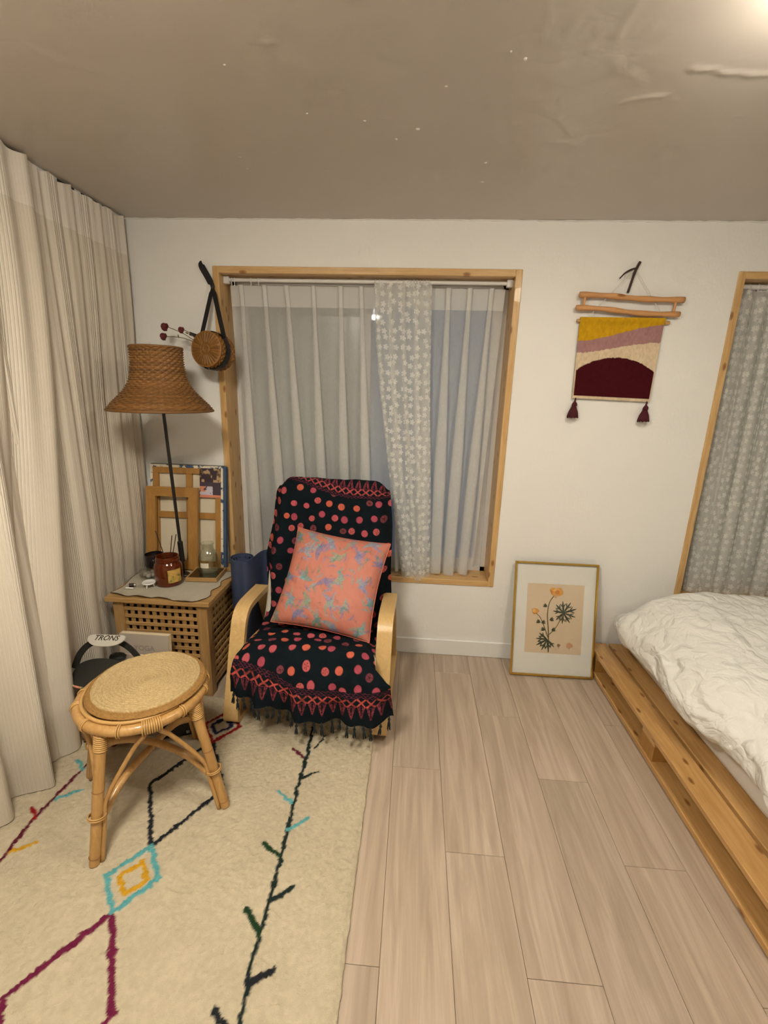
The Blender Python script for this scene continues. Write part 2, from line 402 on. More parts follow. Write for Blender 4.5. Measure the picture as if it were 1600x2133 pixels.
W1 = (-1.004, .458, .427, 1.998)     # window 1 casing outer x0,x1,z0,z1
W2 = (1.406, 2.52, .40, 2.0)
def build_walls():
    mb = MB(); T = .30; y0, y1 = WB, WB+T
    xs = [XL-.1, W1[0], W1[1], W2[0], W2[1], XR+.1]
    for i in range(5):
        a, b = xs[i], xs[i+1]
        if i in (1, 3):
            wz = W1 if i == 1 else W2
            mb.box((a, y0, 0), (b, y1, wz[2])); mb.box((a, y0, wz[3]), (b, y1, H))
        else: mb.box((a, y0, 0), (b, y1, H))
    struct(link('wall_back', mb, M['wall']))
    struct(link('wall_left', MB().box((XL-.1, YF-.1, 0), (XL, WB, H)), M['wall']))
    struct(link('wall_right', MB().box((XR, YF-.1, 0), (XR+.1, WB, H)), M['wall']))
    struct(link('wall_front', MB().box((XL, YF-.1, 0), (XR, YF, H)), M['wall']))
    # ceiling: lumpy glossy paint, built as relief over the part in view
    ys = .55; st = .0075
    X, Y = np.meshgrid(np.arange(XL-.02, XR+.02, st), np.linspace(ys, WB+.01, int((WB-ys)/st)))
    loc = np.exp(-((X-.42)/.28)**2-((Y-1.48)/.3)**2)
    Zr = .006*loc*(np.abs(fbm(X*9+2, Y*7, 3)-.45)) + .009*(fbm(X*1.6+4, Y*1.6+2, 3)-.45) + .0016*(fbm(X*6+1, Y*6, 3)-.45) + .0004*(fbm(X*22, Y*22+3, 2)-.4)
    ridges = [([(.373, 1.688), (.422, 1.683), (.465, 1.712), (.472, 1.662)], 0.0027, .008), ([(.365, 1.561), (.426, 1.648), (.468, 1.712)], 0.0020, .009), ([(.511, 1.486), (.537, 1.476), (.56, 1.473), (.6, 1.468)], 0.0027, .008), ([(.614, 1.364), (.66, 1.368), (.712, 1.381), (.809, 1.394)], 0.0027, .008), ([(.323, 1.92), (.322, 1.843)], 0.0017, .0075),
              ([(.406, 1.263), (.403, 1.209), (.405, 1.171)], 0.0017, .009), ([(.349, 1.305), (.366, 1.234)], 0.0015, .008), ([(.24, 1.259), (.235, 1.168)], .0008, .009), ([(.294, 1.232), (.304, 1.182)], .0009, .009), ([(.414, 1.322), (.463, 1.373), (.513, 1.409)], .0012, .014), ([(-.95, 1.25), (-.83, 1.37)], .0006, .014), ([(-.24, 1.35), (-.22, 1.48)], .0006, .016)]
    wx = X + .012*(vn(X*30, Y*30)-.5); wy = Y + .012*(vn(X*30+9, Y*30+4)-.5)
    for pts, amp, wd in ridges:
        Zr = Zr - amp*np.exp(-(seg_d(wx, wy, pts)/wd)**2)*(.5+vn(X*60, Y*60))
    R = random.Random(12)
    for k in range(70):
        qx, qy, rr = R.uniform(-1.2, 1.5), R.uniform(1.1, 2.2), R.uniform(.006, .013)
        Zr = Zr - R.uniform(.0006, .0022)*np.exp(-((X-qx)**2+((Y-qy)*1.4)**2)/rr**2)
    Zr = Zr*sm(ys, ys+.06, Y)*sm(WB, WB-.05, Y)
    mb = MB().grid(np.stack([X, Y, H+Zr-.001], 2)[::-1])
    for (qx, qy) in ((-.637, 1.77), (-.643, 1.856), (-.10, 1.666), (-.503, 1.321), (.039, 1.414), (.196, 1.818), (.205, 1.964), (-.034, 1.611), (-.348, 1.526), (-.187, 1.564), (.217, 1.321), (.179, 1.294)):
        bm = bmesh.new(); bmesh.ops.create_icosphere(bm, subdivisions=2, radius=1)
        rr = R.uniform(.004, .007); mb.bm(bm, Matrix.Translation(Vector((qx, qy, H+.0005))) @ Matrix.Diagonal((rr*R.uniform(.6, 1.4), rr*.8, .0055, 1)))
    mb.box((XL-.1, YF-.1, H), (XR+.1, ys, H+.1)); mb.box((XL-.1, ys, H+.012), (XR+.1, WB+.3, H+.1))
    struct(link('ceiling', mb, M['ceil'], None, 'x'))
    bb = MB().box((XL, WB-.013, 0), (XR, WB, .094), .003)
    struct(link('baseboard_back', bb, M['white']))
    # ragged strip of paint where wall meets ceiling
    pts = [(XL+i*(XR-XL)/160, WB-.002-.002*random.random(), H-.001-.0035*random.random()) for i in range(161)]
    struct(link('trim_1', MB().tube(pts, [.002+.003*random.random() for _ in pts], 5), M['wall'], smooth='all'))
build_walls()

def build_window(name, wz, n_leaf, frost):
    x0, x1, z0, z1 = wz; t = .031; f0, f1 = WB-.006, WB+.29
    e = bpy.data.objects.new(name, None); C.objects.link(e); e.location = ((x0+x1)/2, WB, z0); e.empty_display_size = .05
    WM[e.name] = Matrix.Translation(e.location); struct(e)
    link('casing_board', MB().box((x0, f0, z0), (x0+t, f1, z1), .002), M['pine'], e)
    link('casing_board', MB().box((x1-t, f0, z0), (x1, f1, z1), .002), M['pine'], e)
    link('casing_board', MB().box((x0+t, f0, z1-t), (x1-t, f1, z1), .002), M['pine_x'], e)
    link('casing_board', MB().box((x0+t, f0, z0), (x1-t, f1, z0+t), .002), M['pine_x'], e)
    # white sliding sashes
    a, b, c, d = x0+t, x1-t, z0+t, z1-t
    yF = WB+.15; s = .045
    o = MB().box((a, yF, c), (a+.025, yF+.1, d)).box((b-.025, yF, c), (b, yF+.1, d)).box((a, yF, d-.025), (b, yF+.1, d)).box((a, yF, c), (b, yF+.1, c+.025))
    link('sash_track', o, M['plastic'], e)
    mid = a + (b-a)*.50
    for k, (p, q, yy) in enumerate(((a+.02, mid+.025, yF+.055), (mid-.025, b-.02, yF+.015))):
        m = MB().box((p, yy, c+.02), (p+s, yy+.03, d-.02), .003).box((q-s, yy, c+.02), (q, yy+.03, d-.02), .003)
        m.box((p+s, yy, c+.02), (q-s, yy+.03, c+.02+s), .003).box((p+s, yy, d-.02-s), (q-s, yy+.03, d-.02), .003)
        sa = link('sash', m, M['plastic'], e)
        link('pane', MB().box((p+s, yy+.012, c+.02+s), (q-s, yy+.018, d-.02-s)), M['pane_frost'] if (frost and k == 0) else M['pane'], sa)
    return e
build_window('window_1', W1, 2, True)
build_window('window_2', W2, 2, True)

# ================================================================== LAMPS
def ceiling_lamp(x, y, R, strength, label):
    t = thing('ceiling_lamp', label, 'lamp', (x, y, H-.085))
    link('mount', MB().lathe([(R*.8, H-.018), (R*.8, H)], (x, y, 0), 40), M['plastic'], t, 'x')
    prof = [(0.0, H-.085), (R*.55, H-.083), (R*.85, H-.073), (R*.97, H-.056), (R, H-.038), (R*.97, H-.02), (R*.85, H-.018), (0, H-.018)]
    em = NT('lit_diffuser'); em.done(em.n('Emission', {'Color': LAMP_COL, 'Strength': strength}).outputs[0])
    link('diffuser', MB().lathe(prof, (x, y, 0), 40), em.m, t, 'all')
ceiling_lamp(.82, .98, .17, LAMP_MAIN, 'round lit ceiling lamp above the bed side')
ceiling_lamp(-.55, .34, .20, LAMP_REAR, 'round lit ceiling lamp above the rug side')

# ================================================================== CURTAINS
def uv_of(U, V): return np.stack([np.asarray(U).ravel(), np.asarray(V).ravel()], 1)

def left_curtains():
    # two panels on a rail under the ceiling along the left wall
    rail = MB().box((-1.452, YF+.02, H-.016), (-1.418, WB-.01, H), .002)
    r = thing('curtain_rail', 'thin white rail fixed under the ceiling above the ribbed curtain', 'rail', (-1.41, 1.0, H-.016))
    link('track', rail, M['plastic'], r)
    
    for (ya, yb) in ((1.70, 1.78), (1.93, 2.02), (2.06, 2.16), (2.19, 2.25)):
        link('track_slot', MB().box((-1.4185, ya, H-.014), (-1.4165, yb, H-.003)), M['black_metal'], r)
    def panel(name, label, ya, yb, xt, fold_top, fold_bot, seed):
        nu, nv = int((yb-ya)/.006), 90
        Y = np.linspace(ya, yb, nu)[None, :]; tz = np.linspace(0, 1, nv)[:, None]
        ztop = H-.004; Z = ztop*(1-tz) + .017*tz
        X, dY = fold_bot(Y, tz, Z)
        Xs = xt + X + 0*Z; Ys = Y + dY + 0*Z; Zs = Z + 0*Y
        # scalloped heading between gliders
        Zs = Zs - (.012*np.abs(np.sin(Y*PI/.11+seed)))*sm(.04, 0, tz)
        P = np.stack([Xs, Ys, Zs], 2)
        U = np.broadcast_to(Y*1.25+seed, Xs.shape); V = Zs
        o = link(name, MB().grid(P), M['striped'], None, 'all', uv_of(U, V))
        return tag(o, label, 'curtain')
    def shape_far(Y, t, Z):
        gath = .007*np.sin(Y*2*PI/.085+1.)*(1-.5*t) + .004*np.sin(Y*2*PI/.041)*(1-t)
        b = sm(.25, 1, t)
        low = sm(1.75, 1.55, Y); b = b*sm(1.20, 1.36, Y)
        fold = (.068*np.exp(-((Y-1.42)/.075)**2))*b + .035*np.exp(-((Y-1.60)/.06)**2)*b*.5
        fold += .013*np.sin(Y*2*PI/.36+.6)*sm(0.0, .5, t)*(1-.6*sm(1.75, 1.85, Y)*sm(.6, .75, t))
        # pushed flat where the chest stands
        fold = fold - .012*sm(1.72, 1.86, Y)*sm(.70, .78, t)
        return gath*(1-.6*b) + fold - .022*sm(.1, .5, t)*sm(1.75, 2.0, Y), -.02*b*low
    panel('curtain', 'beige ribbed floor-length curtain hanging into the back left corner', 1.12, 2.335, -1.405, None, shape_far, .0)
    def shape_near(Y, t, Z):
        b = sm(.10, 1, t)
        g = .009*np.sin(Y*2*PI/.10)*(1-.6*t)
        f = .050*np.sin((Y-1.16)*2*PI/.27+PI/2)*(.15+.85*b) + .02*np.sin(Y*2*PI/.62)*b
        f += .06*b
        return g*(1-.7*b) + f, -.25*b*sm(1.0, 1.75, Y)
    panel('curtain', 'beige ribbed curtain panel bunched in deep folds at the left edge', .05, 1.74, -1.385, None, shape_near, .37)
left_curtains()

def pleated(name, label, top, bot, z0, z1, yb, mat, fold_at=.30, D0=.016, D1=.05, L0=.020, L1=.042, zhem=None, grp=None, seed=0):
    """curtain with pinch pleats; top/bot = (edge, pleat..., edge) x positions at heading and hem"""
    top = np.array(top); bot = np.array(bot); K = len(top)-2
    def bounds(p): return np.r_[p[0], (p[1:-2]+p[2:-1])/2, p[-1]]
    per = 34; nv = 60; t = np.linspace(0, 1, nv)
    P = np.zeros((nv, K*per+1, 3)); U = np.zeros((nv, K*per+1))
    for r in range(nv):
        w_ = t[r]; p = top*(1-w_) + bot*w_; b = bounds(p)
        pin = math.exp(-((w_-.062)/.03)**2)           # pinch just under the heading
        D = D0 + (D1-D0)*sm(.05, .6, w_); L = L0*(1-sm(.02, .7, w_)) + L1*sm(.02, .7, w_)
        D *= (1-.35*pin)
        for c in range(K*per+1):
            i = min(c//per, K-1); ph = (c-i*per)/per
            wl, wr = p[i+1]-b[i], b[i+1]-p[i+1]
            q = ph*2-1
            xb = p[i+1] + (q*wl if q < 0 else q*wr)
            psi = q/(fold_at + .42*w_)
            if abs(psi) < 1:
                x = xb - L*math.sin(PI*psi); y = -D*(.5+.5*math.cos(PI*psi))
            else: x = xb; y = 0
            y += .006*math.sin(c*.35+seed+3*w_) * w_
            z = z1 + (z0-z1)*w_
            if zhem is not None: z = z1 + ((z0 + zhem(xb))-z1)*w_
            P[r, c] = (x, yb+y, z); U[r, c] = c/per*.24 + seed
    o = link(name, MB().grid(P), mat, None, 'all', uv_of(U, P[:, :, 2]))
    return tag(o, label, 'curtain', grp)

def window_curtains():
    yr = WB+.055
    zr = 1.944
    r = thing('curtain_rod', 'white curtain rod across the top of the wide window', 'rod', ((W1[0]+W1[1])/2, yr, zr))
    link('tube', MB().tube([(W1[0]+.033, yr, zr+.006), (W1[1]-.033, yr, zr+.006)], .0085, 12), M['plastic'], r, 'x')
    for x in (W1[0]+.045, W1[1]-.045):
        link('end_bracket', MB().box((x-.014, yr-.012, zr-.012), (x+.014, yr+.012, zr+.0225), .002), M['plastic'], r)
    gx = [-.935, -.92, -.838, -.80, -.225, -.205, -.12, -.09, -.07, -.055, -.04, -.025, -.01, .005, .02, .032]
    for x in gx:
        g = MB().tube([(x, yr, zr+.016), (x, yr-.011, zr+.004), (x, yr, zr-.006), (x, yr, zr-.018)], .0022, 6)
        link('glider', g, M['plastic'], r, 'x')
    zt = 1.932
    pleated('sheer_curtain', 'white sheer pleated curtain across the left of the window', [-.955, -.897, -.78, -.668, -.534, -.398, -.298, -.14, .02], [-.915, -.855, -.70, -.575, -.475, -.355, -.235, -.08, .08], .475, zt, yr+.03, M['sheer'], seed=.3)
    pleated('sheer_curtain', 'white sheer pleated curtain at the right, tapering to its hem', [-.03, .03, .129, .232, .335, .402], [.02, .07, .142, .215, .29, .352], .492, zt, yr+.035, M['sheer'], D1=.05, seed=5.1, zhem=lambda x: -.03*math.sin((x-.05)*10))
    # lace panel gathered in front of the join
    nu, nv = 150, 70; s = np.linspace(0, 1, nu)[None, :]; t = np.linspace(0, 1, nv)[:, None]
    xl = -.237 + .20*t**1.3; xr_ = .031 + .065*t
    fo = np.sin(s*2*PI*4.2+.5*np.sin(t*5)) ; f2 = np.sin(s*2*PI*2.3+1.2)
    X = xl + (xr_-xl)*s + .024*np.sin(s*2*PI*4.2+1.3+.5*np.sin(t*5)) + 0*t
    Yv = yr-.028 + (.020+.016*t)*fo*.8 + .012*f2*t
    Zt = 1.938; Zb = .445 + .012*np.sin(s*9)
    Z = Zt + (Zb-Zt)*t
    P = np.stack([X, Yv + 0*X, Z + 0*X], 2)
    o = link('lace_curtain', MB().grid(P), M['lace'], None, 'all', uv_of(s*.75+0*t, Z + 0*s))
    tag(o, 'white flowered lace curtain bunched near the middle of the wide window', 'curtain')
    # right window
    y2 = WB+.06; z2 = 1.946
    r = thing('curtain_rod', 'white curtain rod at the top of the window over the bed', 'rod', ((W2[0]+W2[1])/2, y2, z2))
    link('tube', MB().tube([(W2[0]+.031, y2, z2+.004), (W2[1]-.031, y2, z2+.004)], .011, 12), M['plastic'], r, 'x')
    for k in range(14):
        x = W2[0]+.055+k*.04
        link('glider', MB().tube([(x, y2, z2+.016), (x, y2-.013, z2+.002), (x, y2, z2-.01), (x, y2, z2-.022)], .0028, 6), M['plastic'], r, 'x')
    nu, nv = 420, 70; s = np.linspace(0, 1, nu)[None, :]; t = np.linspace(0, 1, nv)[:, None]
    xa, xb = W2[0]+.036, W2[1]-.04
    X = xa + (xb-xa)*s + .017*np.sin(s*2*PI*15+1.1)*(.6+.4*t) + .03*t*(1-s)
    Yv = y2-.012 + .017*np.sin(s*2*PI*15+.5*np.sin(t*4)) + .012*np.sin(s*2*PI*7)*t
    Z = 1.932 + (.44-1.932)*t + 0*s
    P = np.stack([X, Yv + 0*X, Z], 2)
    o = link('lace_curtain', MB().grid(P), M['lace2'], None, 'all', uv_of(s*2.0+0*t, Z))
    tag(o, 'flowered lace curtain in the narrow view of the window over the bed', 'curtain')
    pl = list(np.linspace(xa, xb, 11)); pb = [x+.012 for x in pl]; pb[0] = xa+.002
    pleated('sheer_curtain', 'plain white sheer curtain behind the lace over the bed', pl, pb, .445, 1.92, y2+.045, M['sheer'], seed=9.)
window_curtains()

# ================================================================== RUG
def build_rug():
    x0, x1, y0, y1 = -1.448, -.122, -.45, 1.832
    st = .0042; nx = int((x1-x0)/st); ny = int((y1-y0)/st)
    X, Y = np.meshgrid(np.linspace(x0, x1, nx), np.linspace(y0, y1, ny))
    wx = X + .0045*(vn(X*70, Y*70)-.5)*2 + .003*(vn(X*160+5, Y*160)-.5)*2; wy = Y + .0045*(vn(X*70+31, Y*70+7)-.5)*2 + .003*(vn(X*160, Y*160+9)-.5)*2
    base = np.array(srgb(206, 192, 165)); col = np.empty(X.shape+(3,)); col[:] = base
    col *= (.86 + .12*fbm(X*9, Y*9) + .15*(vn(X*110, Y*110)-.3))[..., None]
    raise_ = np.zeros(X.shape)
    def line(pts, hw, c):
        m = sm(hw+.0022, hw-.0018, seg_d(wx, wy, pts)); nonlocal col, raise_
        cc = np.array(c)*(.85+.3*vn(X*220, Y*220)[..., None])
        col = col*(1-m[..., None]) + cc*m[..., None]; raise_ = np.maximum(raise_, m*.0015)
    K = srgb(38, 40, 44); KD = srgb(34, 46, 44); TE = srgb(96, 168, 172); YE = srgb(206, 156, 40); PU = srgb(112, 34, 66); RE = srgb(150, 32, 34); GR = srgb(36, 62, 40); NA = srgb(40, 44, 84); WI = srgb(96, 32, 48)
    for cx in (-.785,):
        for k in range(-2, 2):
            y = 1.09 + (k)*.0
        # big diamonds along the spine
        line([(cx, 1.09), (cx-.138, 1.323), (cx, 1.545), (cx+.138, 1.323), (cx, 1.09)], .0078, K)
        line([(cx, .896), (cx-.138, .70), (cx, .48), (cx+.138, .69), (cx, .896)], .0085, PU)
        line([(cx, .28), (cx-.138, .06), (cx, -.17), (cx+.138, .06), (cx, .28)], .0085, K)
        line([(cx, 1.09), (cx-.082, .994), (cx, .899), (cx+.078, .999), (cx, 1.09)], .0078, TE)
        line([(cx+.003, 1.043), (cx-.042, .995), (cx+.004, .947), (cx+.046, .99), (cx+.003, 1.043)], .0068, YE)
        line([(cx, 1.545), (cx-.08, 1.64), (cx, 1.735), (cx+.08, 1.64), (cx, 1.545)], .0078, RE)
        line([(cx-.005, 1.59), (cx-.045, 1.64), (cx, 1.69), (cx+.042, 1.64), (cx-.005, 1.59)], .0075, NA)
        line([(cx, 1.735), (cx-.1, 1.9)], .0075, WI); line([(cx, 1.735), (cx+.1, 1.9)], .0075, WI)
        line([(cx, .28), (cx-.08, .38), (cx, .48), (cx+.08, .38), (cx, .28)], .0078, TE)
    # right-hand branch line
    line([(-.40, 1.83), (-.394, 1.718), (-.378, 1.51), (-.378, 1.359), (-.370, 1.24), (-.365, 1.136), (-.360, 1.017), (-.361, .902), (-.358, .805), (-.346, .703), (-.35, .2), (-.36, -.4)], .0066, KD)
    for a, b, c, hw in [((-.357, 1.551), (-.324, 1.634), KD, .005), ((-.391, 1.501), (-.441, 1.542), WI, .006), ((-.379, 1.396), (-.319, 1.436), KD, .0055), ((-.384, 1.293), (-.443, 1.332), TE, .0058), ((-.368, 1.19), (-.31, 1.237), TE, .006), ((-.369, 1.096), (-.431, 1.135), GR, .007), ((-.356, .97), (-.301, 1.011), KD, .007), ((-.362, .885), (-.415, .939), GR, .0085), ((-.355, .776), (-.301, .808), K, .0075), ((-.345, .67), (-.415, .718), K, .007), ((-.35, .55), (-.29, .59), K, .007)]:
        line([a, b], hw, c)
    # left-hand branch line
    line([(-1.205, 1.83), (-1.209, 1.39), (-1.213, 1.343), (-1.229, 1.158), (-1.214, 1.003), (-1.22, .6), (-1.22, -.4)], .0062, WI)
    for a, b, c in [((-1.222, 1.146), (-1.268, 1.188), RE), ((-1.205, 1.035), (-1.152, 1.068), YE), ((-1.213, 1.227), (-1.152, 1.273), TE), ((-1.21, 1.36), (-1.26, 1.40), TE), ((-1.21, 1.46), (-1.15, 1.51), RE), ((-1.217, .93), (-1.27, .96), TE)]:
        line([a, b], .0065, c)
    pile = .0055*(fbm(X*60, Y*60, 3)-.45) + .0046*(rng.random(X.shape)-.5)
    edge = np.minimum(np.minimum(X-x0, x1-X), np.minimum(Y-y0, y1-Y))
    Z = .0125 + pile + raise_ - .006*sm(.018, 0, edge)
    Xe = X + np.where((X > x1-.001) | (X < x0+.001), .004*(vn(X*0+3, Y*60)-.5), 0)
    P = np.stack([Xe, Y, Z], 2)
    # skirt to the floor
    P2 = np.pad(P, ((1, 1), (1, 1), (0, 0)), mode='edge'); P2[0, :, 2] = P2[-1, :, 2] = .0008; P2[:, 0, 2] = P2[:, -1, 2] = .0008
    c2 = np.pad(col, ((1, 1), (1, 1), (0, 0)), mode='edge')
    o = link('rug', MB().grid(P2), attr_mat('wool_pile', .95, 420., .7, .004, .18, .0, .1), None, 'all', None, c2.reshape(-1, 3))
    tag(o, 'cream wool rug with black, teal and purple diamond lines and twig strokes', 'rug')
build_rug()

# ================================================================== BED
def build_bed():
    top = .142
    t = thing('bed_base', 'low pine pallet bed base with open slatted side along the floor', 'bed base', (1.75, 1.15, 0))
    for (ya, yb) in ((.86, 2.325), (-.63, .85)):
        # top boards
        x = .998; k = 0
        ws = [.093, .093, .093, .14, .14, .14, .14, .14, .14]
        for wd in ws:
            link('top_board', MB().box((x, ya, top-.022), (x+wd, yb, top), .0025), M['pallet'], t); x += wd+.014
        xe = x-.014
        for xb in (.998, 1.62, xe-.10):
            link('bottom_board', MB().box((xb, ya, .006), (xb+.10, yb, .030), .0025), M['pallet'], t)
            for yb0 in (ya, ya+.735, yb-.12):
                link('block', MB().box((xb+.004, yb0+.005, .030), (xb+.096, yb0+.105, top-.044), .002), M['frame_wood'], t)
        for yb0 in (ya, ya+.735, yb-.12):
            link('stringer', MB().box((1.002, yb0+.005, top-.044), (xe-.004, yb0+.105, top-.022), .002), M['pallet'], t)
        for xb in (1.01, 1.64, xe-.09):
            link('shadow_strip', MB().box((xb, ya+.01, 0), (xb+.07, yb-.01, .006)), M['black_metal'], t)  # black strip put in as the shadow line between boards and floor
    # mattress
    bm = bmesh.new(); bmesh.ops.create_cube(bm, size=1)
    a, b = Vector((1.165, -.1, top+.001)), Vector((2.30, 2.26, .35))
    for v in bm.verts: v.co = Vector([(a[i]+b[i])/2 + v.co[i]*(b[i]-a[i]) for i in range(3)])
    bmesh.ops.bevel(bm, geom=list(bm.edges), offset=.035, segments=4, affect='EDGES', profile=.5)
    o = link('mattress', MB().bm(bm), plain('mattress_cotton', (.70, .68, .645), .9, .04, .3, 200.), None, 'all')
    tag(o, 'pale grey mattress edge between the duvet and the pallet boards', 'mattress')
    # duvet: thick quilt, puffed top, hanging hem on the room side and the head end
    tm = NT('duvet_cotton'); v = tm.coord('Object')
    wv = tm.n('VectorMath', {0: v, 1: tm.n('VectorMath', {0: tm.n('TexNoise', {'Vector': v, 'Scale': 3.2, 'Detail': 3}).outputs['Color'], 'Scale': .35}, operation='SCALE').outputs[0]}, operation='ADD').outputs[0]
    c1 = tm.n('TexVoronoi', {'Vector': tm.n('Mapping', {'Vector': wv, 'Scale': (9., 6., 7.), 'Rotation': (0, 0, .5)}).outputs[0], 'Scale': 1.1}, feature='DISTANCE_TO_EDGE').outputs['Distance']
    c2 = tm.n('TexVoronoi', {'Vector': tm.n('Mapping', {'Vector': wv, 'Scale': (20., 13., 16.), 'Rotation': (0, 0, -.4)}).outputs[0], 'Scale': 1.}, feature='DISTANCE_TO_EDGE').outputs['Distance']
    cre = tm.math('ADD', tm.math('MULTIPLY', tm.math('MINIMUM', c1, .25), 2.2), tm.math('MULTIPLY', tm.math('MINIMUM', c2, .2), .8))
    cre = tm.math('ADD', cre, tm.math('MULTIPLY', tm.noise(wv, 26., 4, .6, .7), .5))
    tm.pbr(col=tm.mix(tm.noise(v, 4.), (.76, .745, .70), (.80, .785, .745)), rough=.85, normal=tm.bump(cre, .7, .018), sheen=.1, spec=.2)
    nx, ny = 230, 470
    s = np.linspace(0, 1, nx)[None, :]; q = np.linspace(0, 1, ny)[:, None]
    # cross-section: hem -> outer bulge -> shoulder -> flat top -> far side
    cs = np.array(catmull([(1.19, .262), (1.10, .262), (1.060, .305), (1.078, .375), (1.16, .455), (1.30, .515), (1.6, .535), (2.0, .53), (2.3, .49), (2.38, .36), (2.34, .22)], 260))
    cs, _ = even(cs, nx); cx = cs[:, 0][None, :]; cz = cs[:, 1][None, :]
    y = -.25 + (2.30+.25)*q
    # towards the head end the quilt rounds off and drops
    e = sm(2.05, 2.30, y)
    drop = e**2.6
    zz = cz - (cz-.30)*drop*.62 + .018*np.sin(y*2.3+.5)*sm(.35, .5, cz) + .022*sm(1.55, 2.0, y)*sm(.40, .5, cz)
    xx = cx + .055*drop*(1.7-cx) + .018*np.sin(y*5.2+1.)*sm(1.5, 1.1, cx) + .014*np.sin(y*11.)*sm(1.3, 1.06, cx)
    yy = y + 0*cx - .03*drop*sm(.35, .2, cz)
    # crumpled cotton: broad puffs plus sharp crossing creases
    cv = np.arange(nx)[None, :]/nx*1.9
    wx_ = cv*6 + 1.6*fbm(cv*5, y*4, 3); wy_ = y*5 + 1.6*fbm(cv*5+9, y*4+3, 3)
    n1 = fbm(cv*5+2, y*3.2, 3)-.45
    rid = lambda u_, v_, o: 1-np.abs(2*fbm(u_, v_, o)-.93)
    r1 = rid(wx_*1.1+3, wy_*.55+7, 2); r2 = rid(wx_*1.5+wy_*.9+11, wy_*.9-wx_*1.1, 2); r3 = rid(wx_*3.1-wy_+5, wy_*2.2+wx_, 2)
    side = sm(.50, .36, zz)
    dn = .026*n1 + (.010+.010*side)*(r1**3-.5) + (.007+.005*side)*(r2**3-.5) + .0045*(r3**3-.5)
    nrm = np.stack([np.gradient(cs[:, 1]), -np.gradient(cs[:, 0])], 1); nrm /= np.linalg.norm(nrm, axis=1)[:, None]; nrm = -nrm
    xx = xx + nrm[:, 0][None, :]*dn; zz = zz + nrm[:, 1][None, :]*dn
    P = np.stack([xx, yy, np.maximum(zz, .16)], 2)
    # close the head end and underside
    endc = P[-1].copy(); endc[:, 1] = 2.27; endc[:, 2] = .5*endc[:, 2] + .5*.24; endc[:, 0] = .9*endc[:, 0] + .1*1.7
    P = np.concatenate([P, endc[None]], 0)
    und = P[:, ::-1].copy(); und = und[:, 1:-1]; und[:, :, 2] = np.minimum(und[:, :, 2]-.06, .37); und[:, :, 2] = np.maximum(und[:, :, 2], .19); und[:, :, 0] = 1.7+(und[:, :, 0]-1.7)*.86
    P = np.concatenate([P, und], 1)
    o = link('duvet', MB().grid(P, True), tm.m, None, 'all')
    tag(o, 'puffy wrinkled white duvet spread over the bed', 'duvet')
build_bed()

# ================================================================== ARMCHAIR, THROW, PILLOW
CH = (-.422, 1.645, .012); CH_R = math.radians(-1.5)
BACKP = catmull([(.66, .80), (.655, .93), (.615, .982), (.565, .965), (.53, .88), (.475, .72), (.425, .56), (.375, .42), (.325, .345), (.25, .335), (.14, .350), (.05, .362), (-.01, .350), (-.045, .305), (-.053, .24), (-.056, .10), (-.058, .0)], 420)
def build_chair():
    t = thing('armchair', 'bentwood birch armchair draped with a dark patterned throw', 'chair', CH, CH_R)
    # side frames: runner, front leg, arm in one bent strip
    prof = catmull([(.66, .013), (.45, .013), (.2, .013), (.055, .013), (.012, .022), (.008, .055), (.06, .20), (.125, .385), (.150, .435), (.185, .462), (.24, .470), (.34, .467), (.43, .462)], 90)
    for sx in (-1, 1):
        x0, x1 = sx*.357, sx*.291
        sf = link('side_frame', MB().strip(prof, min(x0, x1), max(x0, x1), .026), M['birch'], t, 'x', local=True)
        # rear post carrying the back
        link('rear_post', MB().strip([(.62, .018), (.51, .25), (.42, .45)], min(x0, x1)+.004, max(x0, x1)-.004, .026), M['birch'], t, 'x', local=True)
        link('foot_pad', MB().box((min(x0, x1)+.012, .02, -.0), (max(x0, x1)-.012, .06, .004)), M['plastic'], t, local=True)
        # curved seat rail under the cushion
        rail = [(p[0]+.088, p[1]-.03) for p in BACKP[112:330:6] if p[1] > .30]
        link('seat_rail', MB().strip(rail, sx*.262-.02, sx*.262+.02, .022), M['birch'], t, 'x', local=True)
    for (y, z) in ((.10, .235), (.40, .25), (.53, .25)):
        link('crossbar', MB().box((-.291, y-.012, z-.03), (.291, y+.012, z+.03), .003), M['birch'], t, local=True)
    # cushion slab that follows the rail
    p, s = even([q for q in BACKP if q[1] > .2][97:360], 80)
    tg = np.gradient(p, axis=0); tg /= np.linalg.norm(tg, axis=1)[:, None]; nn = np.stack([-tg[:, 1], tg[:, 0]], 1)
    mb = MB(); ang = np.linspace(0, 2*PI, 28, endpoint=False)
    hw, ht = .296, .042
    P = np.zeros((80, 28, 3))
    for i in range(80):
        e = min(1, .25+ (min(i, 79-i)/6))
        for j, a in enumerate(ang):
            ca, sa = math.cos(a), math.sin(a)
            lx = (hw-.03*sm(30, 20, i)-.045*sm(9, 2, i))*np.sign(ca)*abs(ca)**.28; ln = ht*np.sign(sa)*abs(sa)**.6*e
            q = p[i] + nn[i]*(ln*1.0 + .05)
            P[i, j] = (lx, q[0], q[1])
    mb.grid(P, True); k = len(mb.v)
    mb.f.append(tuple(range(28))[::-1]); mb.f.append(tuple(range(k-28, k)))
    lab(link('cushion', mb, plain('cream_cushion', (.70, .64, .53), .9, .06, .35, 300.), t, 'all', local=True), 'cream cotton chair cushion')
    return t
build_chair()

